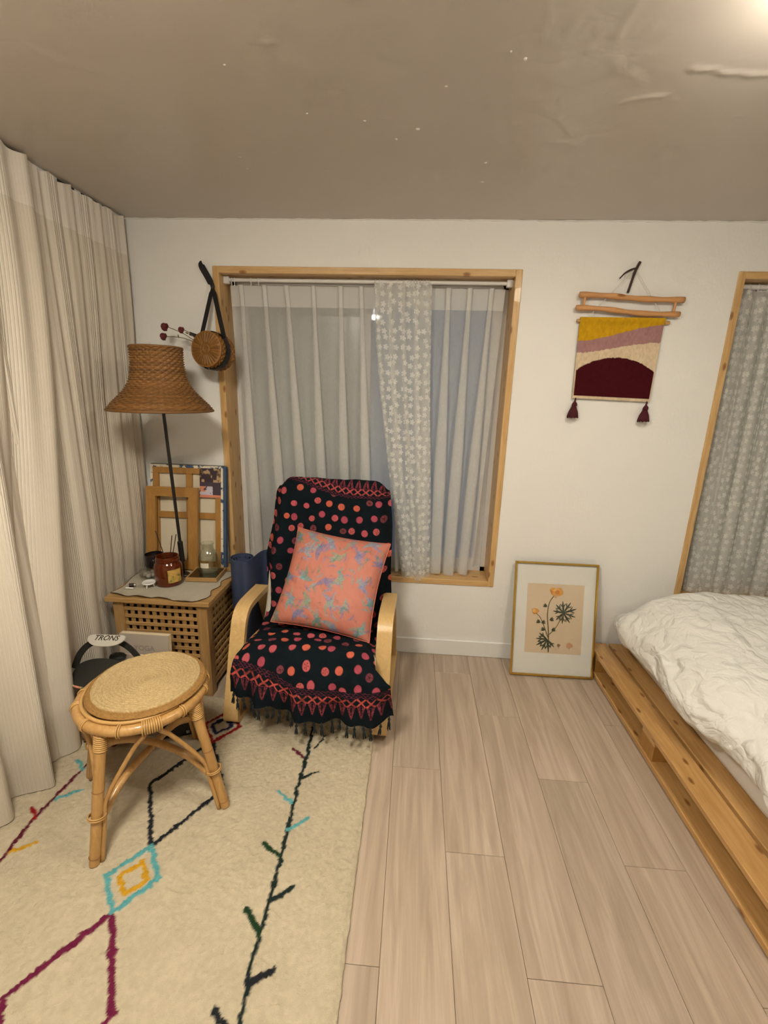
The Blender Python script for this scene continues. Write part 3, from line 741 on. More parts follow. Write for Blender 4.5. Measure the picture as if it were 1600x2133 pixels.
def build_throw():
    nu, nv = 300, 720
    p, s = even(BACKP, nv); Ltot = s[-1]
    tg = np.gradient(p, axis=0); tg /= np.linalg.norm(tg, axis=1)[:, None]
    nn = np.stack([tg[:, 1], -tg[:, 0]], 1)   # towards the sitter / outside
    u = np.linspace(-1, 1, nu)[None, :]; sv = s[:, None]
    # landmarks along the length
    i_top = int(np.argmax(p[:, 1])); s_top = s[i_top]; s_cre = s[int(np.argmin(np.where((p[:, 0] > .2) & (p[:, 0] < .4), p[:, 1], 9)))]
    s_front = s[int(np.argmin(np.abs(p[:, 0]-(-.02))+np.abs(p[:, 1]-.34)))]
    aL = np.interp(s, [0, s_top, s_top+.10, s_top+.42, s_cre-.10, s_cre, s_front-.08, s_front, s_front+.06, Ltot], [.272, .276, .290, .318, .300, .268, .280, .284, .286, .286])
    aR = np.interp(s, [0, s_top, s_top+.10, s_top+.42, s_cre-.10, s_cre, s_front-.08, s_front, s_front+.06, Ltot], [.285, .290, .300, .320, .325, .292, .283, .304, .372, .385])
    lx = np.where(u < 0, u*aL[:, None], u*aR[:, None])
    # irregular hem: shorter on the left, dipping to the middle
    hem = np.interp(u[0], [-1, -.75, -.35, -.05, .35, .8, 1], [.215, .205, .18, .138, .128, .140, .150])[None, :]
    zdrop = p[:, 1][:, None] + 0*u
    py = p[:, 0][:, None] + 0*u; pz = zdrop.copy()
    inn = sv > s_front
    f = np.clip((.305-zdrop)/.305, 0, 1)
    pz = np.where(inn & (zdrop < .305), .305 - f*(.305-hem), pz)
    cu = lx.copy(); s305 = s[int(np.argmin(np.where(s > s_front, np.abs(p[:, 1]-.305), 9)))]; cv = np.where(inn & (zdrop < .305), s305 + f*(.305-hem), sv + 0*u)
    # shape across the width
    on_back = sm(s_top-.02, s_top+.05, sv)*sm(s_cre, s_cre-.10, sv)
    au = np.abs(u)
    py = py + on_back*.075*sm(.78, 1.0, au)**1.5
    corner = sm(s_top+.12, s_top, sv)*sm(s_top-.2, s_top-.02, sv)
    pz = pz - .050*corner*sm(.70, 1.0, au)**2
    seat = sm(s_cre, s_cre+.08, sv)*sm(s_front+.02, s_front-.06, sv)
    pz = pz + seat*(.020*(1-u**2) - .018*sm(.85, 1, au))
    dr = sm(s_front-.02, s_front+.25, sv)
    py = py - dr*(.020*np.sin(u*10.5+.7) + .012*np.sin(u*23+1.9) + .010)*(.35+.65*f) - .012*dr
    py = py + dr*.03*sm(.88, 1, au)
    # wrinkles
    w1 = fbm(cu*9+3, cv*5+1, 3)-.47; w2 = 1-np.abs(2*fbm(cu*15+cv*8, cv*14-cu*5+4, 2)-.75)
    dn = .011*w1 + .007*(w2-.7)*(1+1.2*sm(s_cre-.15, s_cre+.03, sv)*sm(s_front+.05, s_front-.15, sv))
    dn = dn + .012
    nY = nn[:, 0][:, None]; nZ = nn[:, 1][:, None]
    sgn = 1.0
    P = np.stack([lx + .004*np.sin(cv*17)*au, py + nY*dn*sgn, pz + nZ*dn*sgn], 2)
    # ---------------- woven / printed pattern
    base = np.array(srgb(9, 20, 26)); col = np.empty(lx.shape+(3,)); col[:] = base
    col = col*(.7+.6*fbm(cu*30, cv*30)[..., None])
    cs = [srgb(182, 84, 92), srgb(188, 90, 90), srgb(166, 72, 88), srgb(196, 96, 76), srgb(122, 60, 68)]
    sp = .063
    gi = np.floor(cv/sp).astype(int); gj = np.floor(cu/sp + .5*(gi % 2)).astype(int)
    best = np.full(lx.shape, 9.); ci = np.zeros(lx.shape, int); ang = np.zeros(lx.shape)
    for di in (-1, 0, 1):
        for dj in (-1, 0, 1):
            a = gi+di; b = np.floor(cu/sp+.5*(a % 2)).astype(int)+dj
            h = np.abs(np.sin(a*127.1+b*311.7)*43758.5453) % 1; h2 = np.abs(np.sin(a*269.5+b*183.3)*24634.63) % 1
            cx = (b+.5-.5*(a % 2)+(h-.5)*.5)*sp; cy_ = (a+.5+(h2-.5)*.5)*sp
            d = np.hypot(cu-cx, (cv-cy_)*(.88+.25*h)); m = d < best
            best = np.where(m, d, best); ci = np.where(m, (h*991).astype(int) % 5, ci); ang = np.where(m, np.arctan2(cv-cy_, cu-cx), ang)
    rad = .0158*(.9+.2*vn(cu*40, cv*40))
    dots = sm(rad+.0012, rad-.0012, best); pal = np.array(cs)[ci]
    star = (np.cos(ang*5) > .72) & (best < .011) & (best > .002) & (ci % 3 == 1)
    core = (best < .0035) & (ci == 4)
    pal = np.where((star | core)[..., None], pal*.22, pal)
    # borders measured from the two hems
    eb = (s305 + (.305-hem)) - cv                  # from front hem
    et = cv - (s_top-.045 + .05*(u*.5+.5)) + .0            # from the top band (skewed)
    def border(e, cu):
        X = np.mod(cu, .040)/.040-.5; c = np.zeros(cu.shape+(3,)); a = np.zeros(cu.shape)
        wob = .0012*(vn(cu*120, e*120)-.5)*2
        # triangles pointing to the hem
        te = e+wob; top_, bot_ = .118, .048
        hw = (te-bot_)/(top_-bot_)*.34
        tri = (te > bot_) & (te < top_) & ((np.abs(np.abs(X)-hw) < .055) | (np.abs(np.abs(X)-hw*.5) < .04) & (te > bot_+.03))
        # crosses
        ce = (te-.143)/.023
        crs = (np.abs(ce) < 1) & (np.abs(np.abs(X*2)-np.abs(ce)) < .26) & (np.abs(X) < .47)
        # wavy lines
        wav = np.zeros(cu.shape, bool)
        for k in (.173, .183, .195):
            wav |= np.abs(te-k-.003*np.sin(cu*330+k*900)) < .0016
        wav |= (np.abs(te-.122) < .0016)
        return tri, crs, wav
    def apply(e, skip=.215):
        nonlocal col, dots
        tri, crs, wav = border(e, cu)
        inside = (e < skip-.012) & (e > -.05)
        dd = np.where(inside, 0, dots); dots = dd
        n = vn(cu*60+3, e*60)[..., None]
        for m, c in ((wav, srgb(108, 42, 62)), (tri, srgb(128, 54, 64)), (crs, srgb(172, 74, 66))):
            cc = np.array(c)*(.35+1.05*n); mm = (m & inside)[..., None]
            col = np.where(mm, cc, col)
    apply(eb/.66)
    et2 = .215-.03 - (cv - (s_top-.015 + .085*np.clip(u*.6+.45, 0, 1)) )
    et2 = np.where(cv < s_top+.30, np.maximum(et2, -.04)*1.0, 9)
    et2 = np.where(et2 < .25, np.where(cv < s_top+.25, .30-np.clip(.30-et2, 0, .3), 9), 9) if False else None
    # top band: distance grows downwards from the skewed line; mirror so crosses lie below the triangles
    eT = .118 + (cv - (s_top-.055 + .075*sm(-1, .5, u)))*-1 + 0*cu
    eT = (s_top + .010 + .085*sm(-1.0, .45, u)) - cv + .02
    # eT is 0.02 at the band's lower edge and grows towards the top; flip into border order
    eb2 = .20 - eT*1.5 + .01
    eb2 = np.where(eT > .012, eb2, 9.)
    tri, crs, wav = border(eb2, cu)
    inside = (eb2 < .203) & (eb2 > -.2)
    dots = np.where(inside, 0, dots)
    n = vn(cu*60+3, cv*60)[..., None]
    for m, c in ((wav, srgb(112, 42, 62)), (tri, srgb(132, 54, 64)), (crs, srgb(172, 76, 76))):
        col = np.where((m & inside)[..., None], np.array(c)*(.7+.5*n), col)
    col = col*(1-dots[..., None]) + pal*(.85+.3*vn(cu*150, cv*150)[..., None])*dots[..., None]
    Mx = Matrix.Translation(Vector(CH)) @ Matrix.Rotation(CH_R, 4, 'Z')
    t = thing('throw_blanket', 'black throw with coral dots and a knotted fringe over the armchair', 'blanket', CH, CH_R)
    mat = attr_mat('throw_cotton', .9, 380., .5, .002, .2, .0, .15)
    link('cloth', MB().grid(P), mat, t, 'all', None, col.reshape(-1, 3), local=True)
    fm = plain('fringe_yarn', (.006, .011, .014), .95, .2, .5, 400.)
    # knotted tassels along the hem
    n = 23
    for k in range(n):
        j = int(round((k+.5)/n*(nu-1))); q = P[-1, j]; ln = .052+.018*random.random(); sw = random.uniform(-.006, .006)
        mb = MB(); x, y, z = q
        mb.tube([(x, y-.001, z+.004), (x, y-.001, z-.006), (x, y-.001, z-.010), (x, y-.001, z-.015), (x+sw*.2, y-.001, z-.020)], [.0024, .0028, .0056, .0056, .0030], 8)
        for q_ in range(6):
            a_ = q_*PI/3+k; mb.tube([(x+sw*.2, y-.001, z-.018), (x+sw*.5+.0035*math.cos(a_), y-.001+.0035*math.sin(a_), z-.032), (x+sw+.0062*math.cos(a_), y-.001+.005*math.sin(a_), z-ln+.008*random.random())], [.0022, .0027, .0015], 5)
        link('tassel', mb, fm, t, 'all', local=True)
build_throw()

def build_pillow():
    n = 190; a = np.linspace(-1, 1, n); U, V = np.meshgrid(a, a)
    hw = .228
    pinch = 1-.075*(1-V**2)*np.abs(U)**3; pinch2 = 1-.06*(1-U**2)*np.abs(V)**3
    X = U*hw*pinch; Y = V*hw*pinch2
    T = .075*((1-U**4)*(1-V**4))**.55
    T = T*(1-.14*fbm(U*2+3, V*2+5)) + .009*(fbm(U*6+9+V*2, V*5-U, 3)-.45)*(1-np.maximum(np.abs(U), np.abs(V))**6)
    # printed bird and leaf motifs
    base = np.array(srgb(192, 118, 100)); col = np.empty(U.shape+(3,)); col[:] = base; col *= (.93+.14*fbm(U*5, V*5)[..., None])
    pals = [srgb(112, 160, 172), srgb(104, 112, 156), srgb(74, 130, 112), srgb(140, 120, 150), srgb(96, 150, 150), srgb(132, 152, 132), srgb(122, 134, 168)]
    R = random.Random(5)
    def motif(cx, cy, an, L, wd, c, op, feather=True):
        nonlocal col
        dx = X-cx; dy = Y-cy; x = dx*math.cos(an)+dy*math.sin(an); y = -dx*math.sin(an)+dy*math.cos(an)
        y = y - .12*x*x/L*3
        t = x/L; w_ = wd*np.clip(1-t*t, 0, 1)**.7*(1-.35*t)
        m = (np.abs(t) < 1)*sm(w_+.0006, w_-.0022, np.abs(y)-.002*(vn(X*240, Y*240)-.5))
        v = (.62+.7*vn(x*150+9, y*420))[..., None]
        barb = np.where((np.abs(np.sin(x*420+np.abs(y)*260)) < .22) & feather, .75, 1.)[..., None]
        m = (m*op*(.55+.45*vn(X*90+3, Y*90)))[..., None]
        col = col*(1-m) + np.array(c)*v*barb*m
    # scatter birds: body + wing + tail, sprigs between
    pts = []
    for gy in range(5):
        for gx in range(5):
            pts.append(((gx-2+.5*(gy % 2)-.25+R.uniform(-.22, .22))*.096, (gy-2+R.uniform(-.22, .22))*.096))
    for (cx, cy) in pts:
        an = R.uniform(0, 2*PI); c = R.choice(pals)
        motif(cx, cy, an, R.uniform(.036, .048), R.uniform(.011, .015), c, .9)
        motif(cx+.022*math.cos(an+2.2), cy+.022*math.sin(an+2.2), an+2.0, .036, .0105, R.choice(pals), .85)
        motif(cx-.026*math.cos(an), cy-.026*math.sin(an), an+.35, .030, .006, R.choice(pals), .8)
        for k in range(5):
            a2 = an+PI*.6+k*.5; px = cx+.045*math.cos(an+1.2); py = cy+.045*math.sin(an+1.2)
            motif(px+.011*math.cos(a2), py+.011*math.sin(a2), a2, .013, .0016, srgb(126, 96, 92), .8, False)
        for k in range(4):
            a2 = R.uniform(0, 6); motif(cx+R.uniform(-.05, .05), cy+R.uniform(-.05, .05), a2, .024, .0055, R.choice(pals), .7)
    top = np.stack([X, Y, T], 2); bot = np.stack([X, Y, -T*.8], 2)
    mb = MB().grid(top).grid(bot[:, ::-1]); cc = np.concatenate([col.reshape(-1, 3), col[:, ::-1].reshape(-1, 3)])
    # stand the pillow in the chair: bottom edge on the seat, leaning on the back
    c0 = Vector((-.385, 1.825, .385)); tilt = math.radians(54)
    R3 = Matrix.Rotation(CH_R+math.radians(-1), 4, 'Z') @ Matrix.Rotation(tilt, 4, 'X') @ Matrix.Rotation(math.radians(-7), 4, 'Z')
    Mx = Matrix.Translation(c0) @ R3 @ Matrix.Translation(Vector((0, hw, .035)))
    mb.v = [tuple(Mx @ Vector(v)) for v in mb.v]
    t = thing('throw_pillow', 'coral square pillow printed with blue and green birds, on the armchair', 'pillow', (c0.x, c0.y, c0.z))
    link('cover', mb, attr_mat('pillow_satin', .58, 260., .25, .001, .1, .0, .45), t, 'all', None, cc)
    # piped seam round the edge
    ring = [(a_, -1) for a_ in np.linspace(-1, 1, 40)] + [(1, a_) for a_ in np.linspace(-1, 1, 40)[1:]] + [(a_, 1) for a_ in np.linspace(1, -1, 40)[1:]] + [(-1, a_) for a_ in np.linspace(1, -1, 40)[1:-1]]
    pp = []
    for (uu, vv) in ring:
        q = Vector((uu*hw*(1-.075*(1-vv**2)*abs(uu)**3), vv*hw*(1-.06*(1-uu**2)*abs(vv)**3), 0)); pp.append(Mx @ q)
    link('seam', MB().tube(pp, .0028, 6, closed=True), plain('pillow_seam', srgb(206, 112, 90), .6), t, 'all')
build_pillow()

# ================================================================== SIDE TABLE (lattice chest) AND WHAT STANDS ON IT
def build_chest():
    x0, x1, y0, y1, zt = -1.383, -.893, 1.822, 2.312, .500
    t = thing('storage_table', 'square wooden storage table with lattice sides in the corner', 'table', ((x0+x1)/2, (y0+y1)/2, 0))
    # lid of joined staves
    n = 7; wy = (y1-y0)/n
    for k in range(n):
        a, b = y0+k*wy, y0+(k+1)*wy
        link('lid_stave', MB().box((x0, a+.0002, zt-.022), (x1, b-.0002, zt), .0025 if k in (0, n-1) else .0006), M['acacia'], t)
    ins = .022; bx0, bx1, by0, by1 = x0+ins, x1-ins, y0+ins, y1-ins; lw = .048
    for (x, y) in ((bx0, by0), (bx1-lw, by0), (bx0, by1-lw), (bx1-lw, by1-lw)):
        link('corner_post', MB().box((x, y, 0), (x+lw, y+lw, zt-.022), .003), M['acacia_v'], t)
    zb, ztp = .030, zt-.022
    nh = 11; ph = (ztp-zb-.03)/nh
    ncol = 10; span = bx1-bx0-2*lw; pc = span/ncol
    th = .006; hole = .0205; holew = .0155
    hs = MB().box((-(span/2), -th/2, -(ph-hole)/2), (span/2, th/2, (ph-hole)/2), .0012)
    vs_ = MB().box((-(pc-holew)/2, -th/2, zb), ((pc-holew)/2, th/2, ztp), .0012)
    mh = link('cross_slat', hs, M['acacia'], t, local=True); mv = link('upright_slat', vs_, M['acacia_v'], t, local=True)
    used = [False, False]; inv = clean(t).inverted()
    for side in range(4):
        ang = side*PI/2; R = Matrix.Rotation(ang, 4, 'Z'); cx, cy = (bx0+bx1)/2, (by0+by1)/2; half = (bx1-bx0)/2
        def put(src, k, lx, ly, lz):
            o = src if not used[k] else bpy.data.objects.new(src.name.split('.')[0], src.data)
            if used[k]: C.objects.link(o); o.parent = t
            used[k] = True
            p = Vector((cx, cy, 0)) + R @ Vector((lx, ly, 0)); p.z = lz
            o.matrix_local = inv @ Matrix.Translation(p) @ R
        put(mh, 0, 0, -half+.010, zb+.008)
        for i in range(nh):
            put(mh, 0, 0, -half+.010, ztp-.012-.5*(ph-hole)-hole-i*ph+.0)
        put(mh, 0, 0, -half+.010, ztp-.009)
        for j in range(ncol+1):
            lx = -span/2 + j*pc
            put(mv, 1, lx, -half+.0163, 0)
    link('bottom_panel', MB().box((bx0+.02, by0+.02, .03), (bx1-.02, by1-.02, .04)), M['acacia'], t)
    lab(link('inner_box', MB().box((bx0+.035, by0+.035, .041), (bx1-.035, by1-.035, .44), .004), plain('dark_inner_box', (.030, .014, .012), .9), t), 'dark box seen through the lattice')  # near-black box filling the inside behind the slats
build_chest()

ZT = .500
def build_cloth():
    # grey runner with a stitched dark edge, scalloped at the front
    fx = [-1.388, -1.30, -1.20, -1.092, -.985, -.945, -.935, -.925, -.925]
    nu, nv = 90, 80; s = np.linspace(0, 1, nu)[None, :]; q = np.linspace(0, 1, nv)[:, None]
    front = np.interp(np.linspace(0, 1, nu), [0, .2, .28, .42, .52, .66, .82, .93, 1], [1.868, 1.838, 1.846, 1.836, 1.843, 1.832, 1.815, 1.818, 1.845])[None, :]
    back = 2.180 + .008*np.sin(s*9)
    Yv = front*(1-q) + back*q
    xl = -1.380 + .012*np.sin(q*7) + .0*s; xr_ = -.935 + .010*np.sin(q*17) + .018*q + .012*np.exp(-((q-.2)/.1)**2)
    X = xl*(1-s) + xr_*s
    Z = ZT + .0022 + .0035*(fbm(X*18, Yv*18, 3)-.3)*1. + .006*np.exp(-(q/.05)**2)*np.abs(np.sin(s*13))
    Z = np.maximum(Z, ZT+.0012)
    top = np.stack([X, Yv, Z], 2); t = thing('table_runner', 'grey quilted cloth with a dark stitched edge on the lattice table', 'cloth', (-1.16, 2.04, ZT))
    bot = top.copy(); bot[:, :, 2] -= .001
    mb = MB().grid(top).grid(bot[:, ::-1])
    link('cloth', mb, plain('grey_linen', srgb(176, 168, 150), .95, .10, .6, 300., .002), t, 'all')
    loop = [tuple(p) for p in top[0]] + [tuple(p) for p in top[1:, -1]] + [tuple(p) for p in top[-1, ::-1][1:]] + [tuple(p) for p in top[::-1, 0][1:-1]]
    link('edge_stitch', MB().tube(loop, .0017, 5, closed=True), plain('edge_thread', srgb(86, 64, 46), .9), t, 'all')
build_cloth()
ZC = ZT + .0055

def table_items():
    # amber jar diffuser with reeds
    x, y = -1.170, 2.005
    t = thing('reed_diffuser', 'amber glass jar with a yellow label and thin reed sticks', 'diffuser', (x, y, ZC))
    R = .064
    out = [(0, 0), (R*.88, 0), (R*.97, .006), (R, .014), (R, .088), (R*.95, .102), (R*.83, .112), (R*.80, .116), (R*.86, .119), (R*.87, .127), (R*.80, .130), (R*.82, .134), (R*.80, .141)]
    inn = [(r-.004, z) for (r, z) in out[:2:-1]] + [(R*.90, .012), (0, .010)]
    am = NT('amber_glass'); am.pbr(col=srgb(128, 52, 16), rough=.06, trans=.55, ior=1.46, coat=.3)
    link('jar', MB().lathe(out+inn, (x, y, ZC), 40), am.m, t, 'x')
    # label wrapped on the front right
    tl = NT('jar_label'); v = tl.coord('Object', (1, 1, 1)); n = tl.noise(v, 46., 3); tl.pbr(col=tl.ramp(n, [(.36, srgb(96, 104, 52)), (.46, srgb(176, 152, 70)), (.56, srgb(206, 150, 84)), (.66, srgb(188, 168, 92))]), rough=.55)
    a0 = math.atan2(-y, -x)+.42
    P = np.array([[(x+(R+.0008)*math.cos(a0+a), y+(R+.0008)*math.sin(a0+a), ZC+z) for a in np.linspace(-.50, .50, 14)] for z in np.linspace(.022, .086, 8)])
    link('label_sticker', MB().grid(P), tl.m, t, 'all')
    st = plain('dark_reed', srgb(46, 26, 18), .7)
    for (dx, dy, hx, hy, hz) in ((.0, .0, -.075, .03, .255), (.012, .0, .030, -.005, .245), (.018, .004, .040, .006, .248)):
        link('reed', MB().tube([(x+dx*.2-hx*.25, y+dy, ZC+.014), (x+dx+hx*.8, y+dy+hy*.8, ZC+hz)], .0022, 6), st, t)
    # dark candle glass
    x, y = -1.322, 2.145
    t = thing('candle', 'black glass candle tumbler behind the diffuser jar', 'candle', (x, y, ZC))
    link('tumbler', MB().lathe([(0, 0), (.040, 0), (.043, .006), (.044, .092), (.0415, .092), (.040, .07), (0, .069)], (x, y, ZC), 32), plain('black_glass', (.010, .007, .008), .12, .1, .02), t, 'x')
    link('wax', MB().lathe([(0, .070), (.0405, .0715), (.0408, .074), (.0, .0735)], (x, y, ZC), 28), plain('dark_wax', srgb(42, 18, 16), .45), t, 'x')
    # clear bowl with wrapped things
    x, y = -1.300, 2.058
    t = thing('glass_bowl', 'small clear lidded glass bowl of white scraps beside the diffuser', 'bowl', (x, y, ZC))
    link('bowl', MB().lathe([(0, 0), (.032, 0), (.046, .010), (.050, .024), (.049, .034), (.047, .034), (.0475, .024), (.043, .012), (.03, .005), (0, .004)], (x, y, ZC), 36), pane_mat('clear_glass', (.93, .93, .91), .05), t, 'x')
    link('lid', MB().lathe([(.0495, .0345), (.050, .037), (.046, .043), (.030, .050), (0, .052), (0, .050), (.030, .048), (.045, .0415), (.047, .0345)], (x, y, ZC), 36), pane_mat('clear_glass_lid', (.93, .93, .91), .07), t, 'x')
    for k in range(5):
        a = k*1.26; q = Vector((x+.018*math.cos(a), y+.018*math.sin(a), ZC+.016+.004*(k % 2)))
        bm = bmesh.new(); bmesh.ops.create_icosphere(bm, subdivisions=2, radius=.0125)
        for v in bm.verts: v.co *= 1+.35*noise.noise(v.co*160+Vector((k*7, 0, 0)))
        link('scrap', MB().bm(bm, Matrix.Translation(q)), plain('white_scrap', (.72, .68, .64), .7), t, 'all')
    # little white three-legged dish
    x, y = -1.238, 1.945
    t = thing('incense_dish', 'tiny white round dish on three legs in front of the jars', 'dish', (x, y, ZC))
    wm = plain('white_ceramic', (.82, .80, .77), .3, .02, .02)
    link('plate', MB().lathe([(0, .020), (.026, .019), (.0295, .021), (.030, .026), (.028, .0275), (.026, .0262), (.0025, .0262), (0, .0262)], (x, y, ZC), 32), wm, t, 'x')
    for k in range(3):
        a = 2*PI*k/3-PI/2
        link('leg', MB().tube([(x+.018*math.cos(a), y+.018*math.sin(a), ZC+.021), (x+.021*math.cos(a), y+.021*math.sin(a), ZC)], [.0042, .0026], 8), wm, t, 'x')
    # lighter bits
    x, y = -1.325, 1.925
    t = thing('lighter_case', 'small dark metal cylinder with a white tab lying on the cloth', 'lighter', (x, y, ZC))
    link('barrel', MB().tube([(x-.002, y+.004, ZC+.010), (x+.018, y+.012, ZC+.010)], .0095, 14), plain('dark_plastic', srgb(46, 28, 26), .3), t, 'x')
    link('cap', MB().tube([(x+.018, y+.012, ZC+.010), (x+.024, y+.0144, ZC+.010)], .0088, 14), plain('steel', (.6, .58, .55), .25, metal=.9), t, 'x')
    link('tab', MB().box((x-.012, y-.014, ZC), (x+.026, y-.006, ZC+.006), .0015), wm, t)
    # shallow wooden tray with a glass sheet
    cx, cy = -1.030, 2.108; rz = math.radians(4)
    t = thing('wooden_tray', 'shallow wooden box tray with dark glass top under the glass jug', 'tray', (cx, cy, ZC), rz)
    hw, hd, hh = .078, .074, .020; wl = .008
    for (a, b) in (((-hw, -hd), (hw, -hd+wl)), ((-hw, hd-wl), (hw, hd)), ((-hw, -hd+wl), (-hw+wl, hd-wl)), ((hw-wl, -hd+wl), (hw, hd-wl))):
        link('rim', MB().box((a[0], a[1], 0), (b[0], b[1], hh), .001), M['acacia'], t, local=True)
    link('base', MB().box((-hw+wl, -hd+wl, .001), (hw-wl, hd-wl, .006)), plain('dark_felt', srgb(58, 50, 40), .9), t, local=True)
    link('glass_sheet', MB().box((-hw+wl, -hd+wl, hh-.006), (hw-wl, hd-wl, hh-.003)), pane_mat('tray_glass', (.55, .56, .52), .06), t, local=True)
    # glass jug with handle
    x, y = -1.022, 2.122; zj = ZC+hh+.0005
    t = thing('glass_jug', 'clear glass jug with a narrow neck, handle and paper tag', 'jug', (x, y, zj))
    o = [(0, 0), (.043, 0), (.048, .006), (.050, .020), (.050, .078), (.046, .098), (.034, .116), (.029, .124), (.028, .142), (.033, .150), (.034, .155)]
    i = [(.0315, .155), (.031, .150), (.0262, .142), (.027, .124), (.032, .1145), (.044, .097), (.0478, .078), (.0478, .020), (.045, .008), (0, .005)]
    gm = pane_mat('jug_glass', (.90, .91, .88), .05, .02)
    link('body', MB().lathe(o+i, (x, y, zj), 40), gm, t, 'x')
    hp = catmull([(.047, .098), (.066, .095), (.073, .07), (.071, .03), (.050, .018)], 16)
    link('handle', MB().tube([(x+a*.94, y-a*.34, zj+b) for a, b in hp], .0042, 8), gm, t, 'all')
    a0 = math.atan2(-y, -x)-.45
    P = np.array([[(x+.0506*math.cos(a0+a), y+.0506*math.sin(a0+a), zj+z) for a in np.linspace(-.42, .42, 9)] for z in np.linspace(.036, .062, 4)])
    link('paper_tag', MB().grid(P), plain('paper', srgb(214, 204, 184), .8), t, 'all')
table_items()

def leaning(y_b, z_b, y_t, H_):
    """matrix: local x right, local y up the leaning face, local z towards the room"""
    ang = math.asin(min(.9, (y_t-y_b)/H_))
    return Matrix.Translation(Vector((0, y_b, z_b))) @ Matrix.Rotation(PI/2-ang, 4, 'X'), ang
def canvases():
    ZB = ZT+.0005
    # large stretched canvas, back to the room
    Hc, x0, x1 = .540, -1.386, -.992
    Mx, _ = leaning(2.243, ZB+.002, 2.318, Hc)
    Mx = Matrix.Translation(Vector((0, 0, 0))) @ Mx
    t = thing('stretched_canvas', 'stretched canvas seen from behind, with crossed wooden stretcher bars', 'canvas', ((x0+x1)/2, 2.29, ZB))
    B = lambda a, b, bev=.001: MB().box(a, b, bev, Mx)
    bw, d = .030, .017
    link('canvas_sheet', B((x0, 0, -.003), (x1, Hc, 0), 0), plain('raw_canvas', srgb(212, 200, 176), .9, .05, .4, 400.), t)
    sbm = M['frame_wood']
    for a, b in (((x0+.012, 0, .0), (x0+.012+bw, Hc-.014, d)), ((x1-.014-bw, 0, .0), (x1-.014, Hc-.014, d)), ((x0+.012, Hc-.014-bw, .0003), (x1-.014, Hc-.014, d+.0005)), ((x0+.012, 0.0, .0003), (x1-.014, bw, d+.0005)), (((x0+x1)/2-.005, bw, .001), ((x0+x1)/2+.027, Hc-.014-bw, d-.002)), ((x0+.04, Hc*.48, .0005), (x1-.04, Hc*.48+.032, d-.001))):
        link('stretcher_bar', B(a, b), sbm, t)
    cm = NT('painted_canvas_edge'); v = cm.coord('Object'); cm.pbr(col=cm.ramp(cm.noise(v, 30., 3), [(.40, srgb(60, 80, 110)), (.46, srgb(218, 208, 186)), (.8, srgb(226, 216, 196))]), rough=.8)
    link('folded_edge', B((x0, Hc-.014, 0), (x1, Hc, d+.001), .001), cm.m, t)
    link('folded_edge', B((x0, 0, 0), (x0+.012, Hc-.014, d+.001), .001), cm.m, t)
    link('folded_edge', B((x1-.014, 0, 0), (x1-.002, Hc-.014, d+.001), .001), cm.m, t)
    link('painted_side', B((x1-.0015, 0, -.014), (x1+.012, Hc-.002, d-.004), .001), plain('blue_paint', srgb(60, 80, 108), .7, .4, .3), t)
    link('painted_side', B((x0, Hc+.0005, -.006), (x1+.010, Hc+.004, d-.003), .0005), plain('grey_paint', srgb(98, 92, 84), .7, .3, .3), t)
    # picture card tucked on the stretcher
    nx, ny = 110, 130; X, Y = np.meshgrid(np.linspace(x1-.125, x1-.012, nx), np.linspace(Hc-.165, Hc-.012, ny))
    u = (X-X.min())/(X.max()-X.min()); v = (Y-Y.min())/(Y.max()-Y.min())
    n = fbm(u*7, v*7, 4); col = np.empty(X.shape+(3,)); col[:] = srgb(58, 46, 56)
    col[n > .52] = srgb(112, 88, 62); col[n > .60] = srgb(180, 152, 116)
    lowm = (v < .52) & (v > .09); col[lowm] = srgb(72, 58, 72); wht = lowm & (v < .38) & (u < .62+.2*(n-.5)) & (n < .62); col[wht] = srgb(196, 188, 200)
    orr = wht & (u < .28) & (v > .2); col[orr] = srgb(210, 140, 110); col[(v <= .09)] = srgb(212, 134, 108)
    mb = MB().grid(np.stack([X, Y, 0*X+d+.0032], 2)).grid(np.stack([X, Y, 0*X+d+.0022], 2)[:, ::-1])
    mb.v = [tuple(Mx @ Vector(q)) for q in mb.v]
    o = link('picture_card', mb, attr_mat('card_print', .4, 200., .05, .0005, .05, 0, .4), None, False, None, np.concatenate([col.reshape(-1, 3), col[:, ::-1].reshape(-1, 3)]))
    tag(o, 'small purple and brown picture card on the corner of the canvas back', 'card')
    # smaller empty frame leaning in front
    Hf, a, b = .432, -1.392, -1.114
    Mx, _ = leaning(2.200, ZB+.001, 2.268, Hf)
    t = thing('picture_surround', 'small empty wooden frame leaning before the canvas, behind the lamp pole', 'frame', ((a+b)/2, 2.2, ZB))
    fw = .050; dz = .018
    def miter(pts): return MB().poly(pts, dz, Mx)
    link('frame_bar', miter([(a, 0), (a+fw, fw), (a+fw, Hf-fw), (a, Hf)]), M['frame_wood'], t)
    link('frame_bar', miter([(b, 0), (b, Hf), (b-fw, Hf-fw), (b-fw, fw)]), M['frame_wood'], t)
    link('frame_bar', miter([(a, Hf), (a+fw, Hf-fw), (b-fw, Hf-fw), (b, Hf)]), wood('frame_wood_level', srgb(158, 112, 52), srgb(182, 134, 70), 0, .5), t)
    link('frame_bar', miter([(a, 0), (b, 0), (b-fw, fw), (a+fw, fw)]), M['frame_wood'], t)
canvases()

